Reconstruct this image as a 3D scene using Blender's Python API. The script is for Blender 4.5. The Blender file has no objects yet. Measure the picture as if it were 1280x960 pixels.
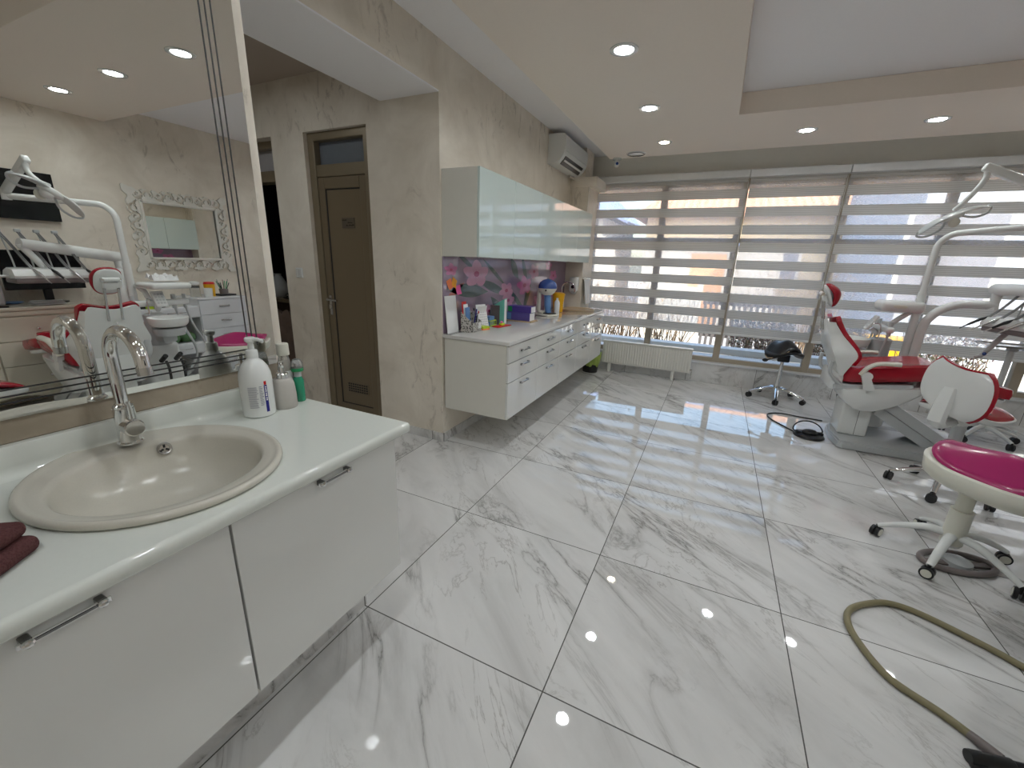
import bpy, bmesh, math, random
from mathutils import Vector, Matrix, noise
random.seed(7)
SC = bpy.context.scene
COL = SC.collection
PI = math.pi
R = math.radians

# ------------------------------------------------------------------ camera, world, sun, exposure
cam_d = bpy.data.cameras.new('camera'); cam = bpy.data.objects.new('camera', cam_d); COL.objects.link(cam)
CR = Vector((0.90035548, 0.43382166, 0.03404078)); CD = Vector((0.15123465, -0.23860191, -0.9592691)); CF = Vector((-0.40802952, 0.86883134, -0.2804354))
m3 = Matrix((CR, -CD, -CF)).transposed()
cam.matrix_world = Matrix.Translation((0, 0, 1.43)) @ m3.to_4x4()
cam_d.sensor_width = 36; cam_d.lens = 520.71 / 1280 * 36; cam_d.clip_start = 0.02; cam_d.clip_end = 300
SC.camera = cam
SC.view_settings.view_transform = 'Standard'
try: SC.view_settings.look = 'None'
except Exception: pass
SC.view_settings.exposure = 2.0; SC.view_settings.gamma = 1.0
SC.view_settings.use_curve_mapping = False
SKY_STRENGTH = 0.15
SUN_STRENGTH = 2.7
LAMP_RADIANCE = 46.0
w = bpy.data.worlds.new('sky'); SC.world = w; w.use_nodes = True
nt = w.node_tree; bg = nt.nodes['Background']
sk = nt.nodes.new('ShaderNodeTexSky')
sk.sky_type = 'NISHITA'; sk.sun_disc = False; sk.sun_elevation = R(38); sk.sun_rotation = R(180); sk.air_density = 1.2; sk.dust_density = 2.5
nt.links.new(sk.outputs[0], bg.inputs[0]); bg.inputs[1].default_value = SKY_STRENGTH
sd = bpy.data.lights.new('sun', 'SUN'); sd.energy = SUN_STRENGTH; sd.angle = R(0.6); sd.color = (1, 0.93, 0.82)
so = bpy.data.objects.new('sun', sd); COL.objects.link(so); so.location = (0, -20, 20)
so.rotation_euler = Vector((-0.75, 0.45, -0.85)).to_track_quat('-Z', 'Y').to_euler()
SC.cycles.max_bounces = 10; SC.cycles.diffuse_bounces = 5; SC.cycles.glossy_bounces = 6; SC.cycles.transparent_max_bounces = 16
SC.cycles.caustics_reflective = False; SC.cycles.caustics_refractive = False
SC.cycles.sample_clamp_indirect = 4.0
SC.cycles.use_denoising = True

# ------------------------------------------------------------------ materials
def new_mat(name):
    m = bpy.data.materials.new(name); m.use_nodes = True
    n = m.node_tree; b = n.nodes['Principled BSDF']
    return m, n, b
def L(n, a, b): n.links.new(a, b)
def mat(name, col, rough=0.5, metal=0.0, var=0.05, scale=18.0, bump=0.0, coat=0.0, spec=0.5, trans=0.0, ior=1.45):
    """plain surface whose colour varies a little with a noise"""
    m, n, b = new_mat(name)
    b.inputs['Roughness'].default_value = rough; b.inputs['Metallic'].default_value = metal
    b.inputs['Coat Weight'].default_value = coat; b.inputs['Coat Roughness'].default_value = min(0.03, rough); b.inputs['Specular IOR Level'].default_value = spec
    b.inputs['Transmission Weight'].default_value = trans; b.inputs['IOR'].default_value = ior
    tc = n.nodes.new('ShaderNodeTexCoord'); nz = n.nodes.new('ShaderNodeTexNoise')
    nz.inputs['Scale'].default_value = scale; nz.inputs['Detail'].default_value = 4
    L(n, tc.outputs['Object'], nz.inputs['Vector'])
    mx = n.nodes.new('ShaderNodeMix'); mx.data_type = 'RGBA'
    mx.inputs['A'].default_value = (*[c * (1 - var) for c in col], 1); mx.inputs['B'].default_value = (*[min(1, c * (1 + var)) for c in col], 1)
    L(n, nz.outputs['Fac'], mx.inputs['Factor']); L(n, mx.outputs['Result'], b.inputs['Base Color'])
    if bump:
        bp = n.nodes.new('ShaderNodeBump'); bp.inputs['Strength'].default_value = bump; bp.inputs['Distance'].default_value = 0.004
        L(n, nz.outputs['Fac'], bp.inputs['Height']); L(n, bp.outputs[0], b.inputs['Normal'])
    return m
def emit(name, col, s):
    m = bpy.data.materials.new(name); m.use_nodes = True; n = m.node_tree
    n.nodes.remove(n.nodes['Principled BSDF']); e = n.nodes.new('ShaderNodeEmission')
    e.inputs[0].default_value = (*col, 1); e.inputs[1].default_value = s
    L(n, e.outputs[0], n.nodes['Material Output'].inputs[0]); return m
def math_node(n, op, a=None, b=None, c=None):
    k = n.nodes.new('ShaderNodeMath'); k.operation = op
    for i, v in enumerate((a, b, c)):
        if v is None: continue
        if isinstance(v, (int, float)): k.inputs[i].default_value = v
        else: L(n, v, k.inputs[i])
    return k.outputs[0]
def ramp(n, fac, stops):
    r = n.nodes.new('ShaderNodeValToRGB'); e = r.color_ramp.elements
    while len(e) < len(stops): e.new(0.5)
    for i, (p, c) in enumerate(stops):
        e[i].position = p; e[i].color = (*c, 1) if len(c) == 3 else c
    L(n, fac, r.inputs[0]); return r.outputs[0]
def noise_tex(n, vec, scale, detail=6, rough=0.55, dist=0.0):
    k = n.nodes.new('ShaderNodeTexNoise'); k.inputs['Scale'].default_value = scale; k.inputs['Detail'].default_value = detail
    k.inputs['Roughness'].default_value = rough; k.inputs['Distortion'].default_value = dist
    L(n, vec, k.inputs['Vector']); return k.outputs['Fac']
def mapped(n, vec, sc=(1, 1, 1), rot=(0, 0, 0), loc=(0, 0, 0)):
    k = n.nodes.new('ShaderNodeMapping'); k.inputs['Scale'].default_value = sc; k.inputs['Rotation'].default_value = rot; k.inputs['Location'].default_value = loc
    L(n, vec, k.inputs['Vector']); return k.outputs[0]
def mixc(n, fac, a, b, blend='MIX'):
    k = n.nodes.new('ShaderNodeMix'); k.data_type = 'RGBA'; k.blend_type = blend
    for nm, v in (('Factor', fac), ('A', a), ('B', b)):
        if isinstance(v, (int, float)): k.inputs[nm].default_value = v
        elif isinstance(v, tuple): k.inputs[nm].default_value = (*v, 1)
        else: L(n, v, k.inputs[nm])
    return k.outputs['Result']

def marble(name, tile=0.8, ox=-0.334, oy=1.05, grout=True, rough=0.06, plane='xy'):
    m, n, b = new_mat(name)
    g = n.nodes.new('ShaderNodeNewGeometry'); s = n.nodes.new('ShaderNodeSeparateXYZ'); L(n, g.outputs['Position'], s.inputs[0])
    ax = {'xy': (0, 1), 'xz': (0, 2), 'yz': (1, 2)}[plane]
    u = math_node(n, 'DIVIDE', math_node(n, 'SUBTRACT', s.outputs[ax[0]], ox), tile)
    v = math_node(n, 'DIVIDE', math_node(n, 'SUBTRACT', s.outputs[ax[1]], oy), tile)
    fu, fv = math_node(n, 'FLOOR', u), math_node(n, 'FLOOR', v)
    cv = n.nodes.new('ShaderNodeCombineXYZ'); L(n, fu, cv.inputs[0]); L(n, fv, cv.inputs[1])
    wn = n.nodes.new('ShaderNodeTexWhiteNoise'); wn.noise_dimensions = '3D'; L(n, cv.outputs[0], wn.inputs['Vector'])
    sc = n.nodes.new('ShaderNodeVectorMath'); sc.operation = 'SCALE'; sc.inputs['Scale'].default_value = 30; L(n, wn.outputs['Color'], sc.inputs[0])
    ad = n.nodes.new('ShaderNodeVectorMath'); ad.operation = 'ADD'; L(n, g.outputs['Position'], ad.inputs[0]); L(n, sc.outputs[0], ad.inputs[1])
    rot = (0, 0, R(38))
    v1 = mapped(n, mapped(n, ad.outputs[0], rot=rot), sc=(0.8, 2.6, 1.0))
    v2 = mapped(n, mapped(n, ad.outputs[0], rot=(0, 0, R(46))), sc=(1.0, 2.9, 1.0))
    a1 = math_node(n, 'ABSOLUTE', math_node(n, 'SUBTRACT', noise_tex(n, v1, 0.9, 10, 0.60, 0.9), 0.5))
    a2 = math_node(n, 'ABSOLUTE', math_node(n, 'SUBTRACT', noise_tex(n, v2, 1.9, 11, 0.64, 0.8), 0.47))
    vein1 = ramp(n, a1, [(0.0, (1, 1, 1)), (0.006, (0.5, 0.5, 0.5)), (0.028, (0.14, 0.14, 0.14)), (0.06, (0, 0, 0))])
    vein2 = ramp(n, a2, [(0.0, (1, 1, 1)), (0.005, (0.4, 0.4, 0.4)), (0.018, (0, 0, 0))])
    patch = ramp(n, noise_tex(n, v1, 1.1, 3, 0.5), [(0.42, (0, 0, 0)), (0.62, (1, 1, 1))])
    patch2 = ramp(n, noise_tex(n, v2, 0.9, 3, 0.5), [(0.45, (0, 0, 0)), (0.65, (1, 1, 1))])
    cloud = noise_tex(n, v1, 1.3, 7, 0.6, 0.6)
    base = ramp(n, cloud, [(0.25, (0.53, 0.525, 0.515)), (0.45, (0.67, 0.665, 0.655)), (0.7, (0.76, 0.755, 0.745))])
    veinm = math_node(n, 'MULTIPLY', vein1, patch)
    veinn = math_node(n, 'MULTIPLY', vein2, patch2)
    c = mixc(n, math_node(n, 'MULTIPLY', veinm, 0.85), base, (0.16, 0.15, 0.14))
    c = mixc(n, math_node(n, 'MULTIPLY', veinn, 0.6), c, (0.20, 0.18, 0.16))
    rr = rough
    if grout:
        def edge(f):
            fr = math_node(n, 'FRACT', f)
            return math_node(n, 'MINIMUM', fr, math_node(n, 'SUBTRACT', 1.0, fr))
        e = math_node(n, 'MINIMUM', edge(u), edge(v))
        gm = math_node(n, 'LESS_THAN', e, 0.0028)
        c = mixc(n, gm, c, (0.07, 0.068, 0.062))
        L(n, math_node(n, 'MULTIPLY_ADD', gm, 0.6, rough), b.inputs['Roughness'])
    else: b.inputs['Roughness'].default_value = rough
    L(n, c, b.inputs['Base Color']); b.inputs['Specular IOR Level'].default_value = 0.55
    return m

def plaster(name, c1, c2, fleck, rough=0.5):
    m, n, b = new_mat(name)
    g = n.nodes.new('ShaderNodeNewGeometry'); p = g.outputs['Position']
    a = noise_tex(n, p, 2.2, 8, 0.62, 0.8)
    base = ramp(n, a, [(0.3, c1), (0.68, c2)])
    sp = mapped(n, p, sc=(1, 1, 0.45), rot=(R(12), R(-10), 0))
    f = ramp(n, noise_tex(n, sp, 9, 9, 0.7, 1.5), [(0.55, (0, 0, 0)), (0.66, (1, 1, 1))])
    z = ramp(n, noise_tex(n, p, 1.6, 3, 0.5), [(0.45, (0, 0, 0)), (0.62, (1, 1, 1))])
    fm = math_node(n, 'MULTIPLY', math_node(n, 'MULTIPLY', f, z), 0.75)
    L(n, mixc(n, fm, base, fleck), b.inputs['Base Color'])
    b.inputs['Roughness'].default_value = rough; b.inputs['Specular IOR Level'].default_value = 0.35
    bp = n.nodes.new('ShaderNodeBump'); bp.inputs['Strength'].default_value = 0.12; bp.inputs['Distance'].default_value = 0.01
    L(n, a, bp.inputs['Height']); L(n, bp.outputs[0], b.inputs['Normal'])
    return m

M_floor = marble('floor_marble', rough=0.025)
M_plinth = marble('plinth_marble', plane='xz', ox=-0.2, oy=-0.53, rough=0.12)
M_skirt = marble('skirting_marble', plane='xz', ox=-0.334, oy=-0.7, rough=0.1)
M_plaster = plaster('wall_plaster', (0.66, 0.595, 0.50), (0.84, 0.78, 0.685), (0.40, 0.345, 0.28))
M_band = mat('window_wall_paint', (0.78, 0.755, 0.68), 0.6, var=0.03)
M_panel = mat('ceiling_panel_paint', (0.84, 0.755, 0.665), 0.65, var=0.02, scale=60)
M_ceil = mat('ceiling_white', (0.90, 0.89, 0.90), 0.7, var=0.02, scale=80)
M_trayside = mat('tray_side_paint', (0.50, 0.45, 0.41), 0.7, var=0.02)
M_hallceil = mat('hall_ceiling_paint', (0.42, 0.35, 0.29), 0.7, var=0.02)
M_white = mat('white_gloss', (0.72, 0.725, 0.70), 0.015, var=0.01, coat=1.0, spec=0.7)
M_aqua = mat('pale_aqua_gloss', (0.60, 0.69, 0.66), 0.012, var=0.01, coat=1.0, spec=0.7)
M_greige = mat('greige_gloss_side', (0.68, 0.665, 0.60), 0.15, var=0.02)
M_gap = mat('dark_gap', (0.03, 0.03, 0.03), 0.8)
M_worktop = mat('worktop_stone', (0.66, 0.65, 0.63), 0.03, var=0.03, scale=120, coat=0.6)
M_counter = mat('counter_acrylic', (0.69, 0.715, 0.67), 0.03, var=0.02, scale=90)
M_travertine = plaster('travertine', (0.30, 0.25, 0.19), (0.44, 0.38, 0.30), (0.22, 0.17, 0.12), 0.25)
M_basin = mat('basin_granite', (0.58, 0.555, 0.485), 0.22, var=0.06, scale=300)
M_chrome = mat('chrome', (0.80, 0.80, 0.80), 0.05, metal=1.0, var=0.01)
M_steel = mat('brushed_steel', (0.62, 0.62, 0.62), 0.22, metal=1.0, var=0.04)
M_mirror = mat('mirror_silver', (0.86, 0.87, 0.85), 0.0, metal=1.0, var=0.0)
M_etch = mat('mirror_etched_line', (0.03, 0.03, 0.03), 0.5)
M_taupe = mat('taupe_aluminium', (0.24, 0.195, 0.13), 0.38, metal=0.35, var=0.03)
M_doorleaf = mat('taupe_door_leaf', (0.20, 0.155, 0.098), 0.38, metal=0.2, var=0.04, scale=6)
M_frosted = mat('frosted_transom_glass', (0.16, 0.18, 0.21), 0.35, var=0.05)
M_frosted2 = mat('pale_transom_glass', (0.42, 0.41, 0.42), 0.35, var=0.05)
M_frame = mat('window_frame_taupe', (0.40, 0.345, 0.265), 0.4, var=0.05)
M_shellw = mat('dental_white_plastic', (0.76, 0.775, 0.76), 0.22, var=0.015)
M_grey = mat('dental_grey_plastic', (0.52, 0.54, 0.545), 0.28, var=0.02)
M_ivory = mat('ivory_plastic', (0.72, 0.71, 0.62), 0.3, var=0.02)
M_red = mat('red_leatherette', (0.36, 0.008, 0.022), 0.22, var=0.12, scale=8, coat=0.25)
M_magenta = mat('magenta_leatherette', (0.36, 0.012, 0.115), 0.25, var=0.10, scale=8, coat=0.2)
M_black = mat('black_plastic', (0.012, 0.012, 0.013), 0.3, var=0.2)
M_blackleather = mat('black_leather', (0.012, 0.012, 0.014), 0.28, var=0.2, coat=0.2)
M_rubber = mat('dark_rubber', (0.03, 0.03, 0.03), 0.6, var=0.15)
M_tan = mat('tan_piping', (0.55, 0.40, 0.25), 0.5)
M_olive = mat('olive_hose', (0.235, 0.205, 0.115), 0.45, var=0.10, scale=40)
M_ringgrey = mat('grey_brown_plastic', (0.20, 0.17, 0.165), 0.35, var=0.05)
M_screen = mat('screen_black', (0.004, 0.004, 0.005), 0.15)
M_towel = mat('mauve_terry', (0.115, 0.05, 0.05), 0.95, var=0.45, scale=260, bump=1.0, spec=0.1)
M_paper = mat('white_paper', (0.80, 0.80, 0.80), 0.7, var=0.02)
M_cream = mat('cream_lacquer', (0.70, 0.65, 0.54), 0.25, var=0.02)
M_dwhite = mat('desk_white', (0.72, 0.735, 0.76), 0.25, var=0.02)
M_yellow = mat('yellow_plastic', (0.80, 0.42, 0.01), 0.35)
M_redpl = mat('red_plastic', (0.60, 0.015, 0.015), 0.35)
M_green = mat('green_plastic', (0.02, 0.28, 0.10), 0.3)
M_greenliq = mat('green_liquid', (0.05, 0.50, 0.28), 0.08, trans=0.5)
M_clear = mat('clear_plastic', (0.86, 0.88, 0.87), 0.08, trans=0.8)
M_beigeroc = mat('beige_stone_ceramic', (0.50, 0.475, 0.44), 0.55, var=0.05, scale=120)
M_blue = mat('blue_gloss', (0.035, 0.085, 0.30), 0.15, coat=0.4)
M_bluepl = mat('mid_blue_plastic', (0.12, 0.25, 0.50), 0.35)
M_purple = mat('purple_card', (0.075, 0.045, 0.27), 0.4, var=0.15, scale=30)
M_violet = mat('violet_card', (0.10, 0.075, 0.30), 0.4, var=0.12, scale=30)
M_navy = mat('navy_ink', (0.012, 0.012, 0.22), 0.4)
M_teal = mat('teal_card', (0.16, 0.52, 0.42), 0.5, var=0.1)
M_lime = mat('lime_plastic', (0.50, 0.68, 0.03), 0.45)
M_pink = mat('pink_paper', (0.90, 0.14, 0.42), 0.6)
M_orange = mat('orange_paper', (0.90, 0.40, 0.03), 0.6)
M_coral = mat('coral_paper', (0.90, 0.25, 0.10), 0.6)
M_wood = mat('pale_wood', (0.50, 0.36, 0.21), 0.4, var=0.15, scale=25)
M_beigeply = mat('beige_sink_composite', (0.55, 0.42, 0.26), 0.3, var=0.06)
M_darkwood = mat('dark_wood', (0.055, 0.035, 0.022), 0.5, var=0.2)
M_midwood = mat('shelf_wood', (0.24, 0.18, 0.11), 0.5, var=0.2)
M_tuft = mat('brown_velvet', (0.13, 0.09, 0.07), 0.75, var=0.2)
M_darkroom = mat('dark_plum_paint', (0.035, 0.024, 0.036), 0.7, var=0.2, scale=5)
M_brick = mat('rust_brick_panel', (0.10, 0.035, 0.025), 0.7, var=0.3)
M_greenbag = mat('green_bin_bag', (0.36, 0.48, 0.10), 0.35, var=0.3, scale=20)
M_rad = mat('radiator_enamel', (0.72, 0.71, 0.66), 0.3, var=0.01)
M_pipe = mat('beige_pipe', (0.58, 0.53, 0.46), 0.5)
M_sunwhite = mat('sunlit_render', (0.66, 0.63, 0.58), 0.85, var=0.06, scale=2)
M_sunblue = mat('pale_blue_render', (0.50, 0.54, 0.62), 0.85, var=0.06, scale=2)
M_creamwall = mat('cream_render', (0.66, 0.55, 0.38), 0.85, var=0.08, scale=2)
M_winglassdark = mat('house_window_glass', (0.25, 0.26, 0.31), 0.1)
M_ground = mat('outdoor_paving', (0.52, 0.50, 0.47), 0.85, var=0.15, scale=3)
M_terr = mat('terrace_white_boards', (0.84, 0.82, 0.76), 0.6, var=0.06, scale=5)
M_fence = mat('dark_fence_paint', (0.13, 0.12, 0.12), 0.6, var=0.2)
M_leaf = mat('dusty_hedge_leaf', (0.12, 0.125, 0.07), 0.7, var=0.6, scale=5)
M_leafred = mat('red_brown_hedge_leaf', (0.20, 0.115, 0.105), 0.7, var=0.6, scale=4)
M_twig = mat('dry_twigs', (0.28, 0.20, 0.13), 0.8, var=0.5, scale=4)
M_blueroof = mat('blue_metal_roof', (0.24, 0.33, 0.60), 0.5, var=0.06)
M_marker = mat('printed_grey_text', (0.30, 0.30, 0.36), 0.6)
M_inkdark = mat('printed_dark_text', (0.035, 0.025, 0.012), 0.6)

def roof_tiles():
    m, n, b = new_mat('orange_roof_tiles')
    g = n.nodes.new('ShaderNodeNewGeometry'); s = n.nodes.new('ShaderNodeSeparateXYZ'); L(n, g.outputs['Position'], s.inputs[0])
    wv = math_node(n, 'SINE', math_node(n, 'MULTIPLY', s.outputs[0], 26.0))
    wy = math_node(n, 'FRACT', math_node(n, 'MULTIPLY', s.outputs[1], 3.4))
    c = ramp(n, math_node(n, 'MULTIPLY_ADD', wv, 0.35, math_node(n, 'MULTIPLY', wy, 0.5)), [(0.0, (0.42, 0.19, 0.11)), (0.4, (0.72, 0.38, 0.24))])
    nz = noise_tex(n, g.outputs['Position'], 7, 5)
    L(n, mixc(n, math_node(n, 'MULTIPLY', nz, 0.45), c, (0.75, 0.50, 0.38)), b.inputs['Base Color']); b.inputs['Roughness'].default_value = 0.85
    return m
M_roof = roof_tiles()

def band_fabric():
    m = bpy.data.materials.new('blind_band_fabric'); m.use_nodes = True; n = m.node_tree
    n.nodes.remove(n.nodes['Principled BSDF'])
    g = n.nodes.new('ShaderNodeNewGeometry'); s = n.nodes.new('ShaderNodeSeparateXYZ'); L(n, g.outputs['Position'], s.inputs[0])
    wv = math_node(n, 'SINE', math_node(n, 'MULTIPLY', s.outputs[2], 330.0))
    c = ramp(n, math_node(n, 'MULTIPLY_ADD', wv, 0.5, 0.5), [(0.0, (0.62, 0.61, 0.58)), (0.6, (0.80, 0.79, 0.77))])
    d = n.nodes.new('ShaderNodeBsdfDiffuse'); t = n.nodes.new('ShaderNodeBsdfTranslucent'); mx = n.nodes.new('ShaderNodeMixShader'); mx.inputs[0].default_value = 0.52
    L(n, c, d.inputs[0]); L(n, c, t.inputs[0]); L(n, d.outputs[0], mx.inputs[1]); L(n, t.outputs[0], mx.inputs[2])
    L(n, mx.outputs[0], n.nodes['Material Output'].inputs[0]); return m
def sheer_fabric():
    m = bpy.data.materials.new('blind_sheer_fabric'); m.use_nodes = True; n = m.node_tree
    n.nodes.remove(n.nodes['Principled BSDF'])
    g = n.nodes.new('ShaderNodeNewGeometry')
    nz = noise_tex(n, mapped(n, g.outputs['Position'], sc=(40, 1, 400)), 1.0, 2)
    tr = n.nodes.new('ShaderNodeBsdfTransparent'); d = n.nodes.new('ShaderNodeBsdfTranslucent'); d.inputs[0].default_value = (0.85, 0.86, 0.9, 1)
    mx = n.nodes.new('ShaderNodeMixShader'); L(n, math_node(n, 'MULTIPLY_ADD', nz, 0.08, 0.24), mx.inputs[0])
    L(n, tr.outputs[0], mx.inputs[1]); L(n, d.outputs[0], mx.inputs[2]); L(n, mx.outputs[0], n.nodes['Material Output'].inputs[0]); return m
def pane_glass():
    m = bpy.data.materials.new('window_pane_glass'); m.use_nodes = True; n = m.node_tree
    n.nodes.remove(n.nodes['Principled BSDF'])
    tr = n.nodes.new('ShaderNodeBsdfTransparent'); tr.inputs[0].default_value = (0.95, 0.97, 0.97, 1)
    gl = n.nodes.new('ShaderNodeBsdfGlossy'); gl.inputs['Roughness'].default_value = 0.02
    fr = n.nodes.new('ShaderNodeFresnel'); fr.inputs[0].default_value = 1.3
    mx = n.nodes.new('ShaderNodeMixShader'); L(n, fr.outputs[0], mx.inputs[0]); L(n, tr.outputs[0], mx.inputs[1]); L(n, gl.outputs[0], mx.inputs[2])
    L(n, mx.outputs[0], n.nodes['Material Output'].inputs[0]); return m
def leopard():
    m, n, b = new_mat('leopard_print')
    tc = n.nodes.new('ShaderNodeTexCoord'); v = n.nodes.new('ShaderNodeTexVoronoi'); v.inputs['Scale'].default_value = 75
    L(n, tc.outputs['Object'], v.inputs['Vector'])
    L(n, ramp(n, v.outputs['Distance'], [(0.0, (0.04, 0.035, 0.03)), (0.36, (0.05, 0.045, 0.04)), (0.44, (0.52, 0.50, 0.47))]), b.inputs['Base Color'])
    b.inputs['Roughness'].default_value = 0.5; return m
M_bandf, M_sheer, M_pane, M_leopard = band_fabric(), sheer_fabric(), pane_glass(), leopard()
M_lampon = emit('lamp_led_on', (0.93, 0.98, 1.0), LAMP_RADIANCE)
M_lampwarm = emit('lamp_warm_on', (1.0, 0.86, 0.64), LAMP_RADIANCE * 0.7)

# ------------------------------------------------------------------ mesh builder
def T(loc=(0, 0, 0), rot=(0, 0, 0)):
    from mathutils import Euler
    return Matrix.Translation(loc) @ Euler(rot).to_matrix().to_4x4()
def aim(p0, p1, up=(0, 0, 1)):
    """matrix at p0 whose z axis runs to p1"""
    d = (Vector(p1) - Vector(p0)); q = d.to_track_quat('Z', 'Y')
    return Matrix.Translation(p0) @ q.to_matrix().to_4x4()
def spl(pts, n=8, closed=False):
    P = [Vector(p) for p in pts]; out = []
    N = len(P); segs = N if closed else N - 1
    for i in range(segs):
        if closed: a, b, c, d = P[i - 1], P[i], P[(i + 1) % N], P[(i + 2) % N]
        else: a, b, c, d = P[max(i - 1, 0)], P[i], P[i + 1], P[min(i + 2, N - 1)]
        for k in range(n):
            t = k / n
            out.append(0.5 * ((2 * b) + (c - a) * t + (2 * a - 5 * b + 4 * c - d) * t * t + (3 * b - a - 3 * c + d) * t ** 3))
    if not closed: out.append(P[-1])
    return out
class MB:
    def __init__(s): s.v = []; s.f = []; s.mi = []
    def add(s, vs, fs, M=None, mi=0):
        o = len(s.v)
        s.v += [(M @ Vector(v)) if M is not None else Vector(v) for v in vs]
        s.f += [tuple(i + o for i in f) for f in fs]; s.mi += [mi] * len(fs)
        return s
    def box(s, lo, hi, bev=0.0, seg=2, M=None, mi=0):
        lo, hi = Vector(lo), Vector(hi); c = (lo + hi) / 2; d = hi - lo
        bm = bmesh.new(); bmesh.ops.create_cube(bm, size=1)
        for v in bm.verts: v.co = Vector((v.co.x * d.x, v.co.y * d.y, v.co.z * d.z)) + c
        if bev > 0:
            bev = min(bev, 0.49 * min(abs(d.x), abs(d.y), abs(d.z)))
            bmesh.ops.bevel(bm, geom=bm.edges[:] , offset=bev, segments=seg, affect='EDGES', profile=0.5)
        bm.verts.index_update()
        s.add([v.co.copy() for v in bm.verts], [[v.index for v in f.verts] for f in bm.faces], M, mi); bm.free(); return s
    def tube(s, pts, r, n=12, M=None, mi=0, closed=False, caps=True, flat=1.0):
        P = [Vector(p) for p in pts]; N = len(P)
        rr = r if isinstance(r, (list, tuple)) else [r] * N
        if len(rr) != N: rr = [rr[0] + (rr[-1] - rr[0]) * i / (N - 1) for i in range(N)] if len(rr) == 2 else [rr[min(len(rr) - 1, int(i * len(rr) / N))] for i in range(N)]
        vs, fs = [], []; up = None
        for i in range(N):
            if closed: t = (P[(i + 1) % N] - P[i - 1])
            else: t = P[min(i + 1, N - 1)] - P[max(i - 1, 0)]
            t.normalize()
            if up is None:
                up = Vector((0, 0, 1)) if abs(t.z) < 0.9 else Vector((0, 1, 0))
            up = up - t * up.dot(t)
            if up.length < 1e-4: up = t.orthogonal()
            up.normalize(); sd_ = t.cross(up)
            for k in range(n):
                a = 2 * PI * k / n
                vs.append(P[i] + (sd_ * math.cos(a) + up * math.sin(a) * flat) * rr[i])
        for i in range(N if closed else N - 1):
            j = (i + 1) % N
            for k in range(n):
                k2 = (k + 1) % n
                fs.append((i * n + k, i * n + k2, j * n + k2, j * n + k))
        if caps and not closed:
            fs.append(tuple(range(n))[::-1]); fs.append(tuple((N - 1) * n + k for k in range(n)))
        return s.add(vs, fs, M, mi)
    def lathe(s, prof, n=24, M=None, mi=0, ex=1.0, ey=1.0):
        vs, fs = [], []; N = len(prof)
        for (r, z) in prof:
            for k in range(n):
                a = 2 * PI * k / n; vs.append((r * math.cos(a) * ex, r * math.sin(a) * ey, z))
        for i in range(N - 1):
            for k in range(n):
                k2 = (k + 1) % n; fs.append((i * n + k, i * n + k2, (i + 1) * n + k2, (i + 1) * n + k))
        if prof[0] == prof[-1]: return s.add(vs, fs, M, mi)
        if prof[0][0] > 1e-6: fs.append(tuple(range(n))[::-1])
        if prof[-1][0] > 1e-6: fs.append(tuple((N - 1) * n + k for k in range(n)))
        return s.add(vs, fs, M, mi)
    def cyl(s, p0, p1, r, n=16, M=None, mi=0, r2=None): return s.tube([p0, p1], [r, r2 if r2 is not None else r], n, M, mi)
    def prism(s, poly, h, M=None, mi=0):
        """2-D outline in local xy, thickness h along z from 0"""
        N = len(poly)
        vs = [(p[0], p[1], 0) for p in poly] + [(p[0], p[1], h) for p in poly]
        fs = [tuple(range(N))[::-1], tuple(range(N, 2 * N))] + [(i, (i + 1) % N, N + (i + 1) % N, N + i) for i in range(N)]
        return s.add(vs, fs, M, mi)
    def ell(s, c, rad, M=None, mi=0, n=20, m=12, p=1.0):
        prof = []
        vs, fs = [], []
        for i in range(m + 1):
            a = -PI / 2 + PI * i / m
            for k in range(n):
                b = 2 * PI * k / n
                sg = lambda x: math.copysign(abs(x) ** p, x)
                vs.append((c[0] + rad[0] * sg(math.cos(a)) * sg(math.cos(b)), c[1] + rad[1] * sg(math.cos(a)) * sg(math.sin(b)), c[2] + rad[2] * sg(math.sin(a))))
        for i in range(m):
            for k in range(n):
                k2 = (k + 1) % n; fs.append((i * n + k, i * n + k2, (i + 1) * n + k2, (i + 1) * n + k))
        return s.add(vs, fs, M, mi)
    def pad(s, outline, top=0.03, bot=0.03, h=lambda x, y: 0.0, M=None, mi=0, rings=7, pw=3.0, N=40):
        """cushion: outline(theta)->(x,y), centre surface h, thickness rounded to the rim"""
        vs, fs = [], []
        lv = [(i / rings) for i in range(1, rings)] + [0.97, 1.0]
        def th(r, t): return t * max(0.0, 1 - r ** pw) ** (1 / pw if pw > 1 else 1)
        ringsT = []
        x0 = sum(outline(2 * PI * k / N)[0] for k in range(N)) / N; y0 = sum(outline(2 * PI * k / N)[1] for k in range(N)) / N
        vs.append((x0, y0, h(x0, y0) + top)); vs.append((x0, y0, h(x0, y0) - bot))
        for sgn, t in ((1, top), (-1, bot)):
            for r in lv:
                if sgn < 0 and r == 1.0: continue
                for k in range(N):
                    x, y = outline(2 * PI * k / N); x = x0 + (x - x0) * r; y = y0 + (y - y0) * r
                    vs.append((x, y, h(x, y) + sgn * th(r, t)))
        nT = len(lv); tp = lambda i, k: 2 + i * N + k % N
        off = 2 + nT * N; bt = lambda i, k: off + i * N + k % N
        for k in range(N):
            fs.append((0, tp(0, k), tp(0, k + 1))); fs.append((1, bt(0, k + 1), bt(0, k)))
            for i in range(nT - 1): fs.append((tp(i, k), tp(i + 1, k), tp(i + 1, k + 1), tp(i, k + 1)))
            for i in range(nT - 2): fs.append((bt(i, k), bt(i, k + 1), bt(i + 1, k + 1), bt(i + 1, k)))
            fs.append((bt(nT - 2, k), bt(nT - 2, k + 1), tp(nT - 1, k + 1), tp(nT - 1, k)))
        return s.add(vs, fs, M, mi)
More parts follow.
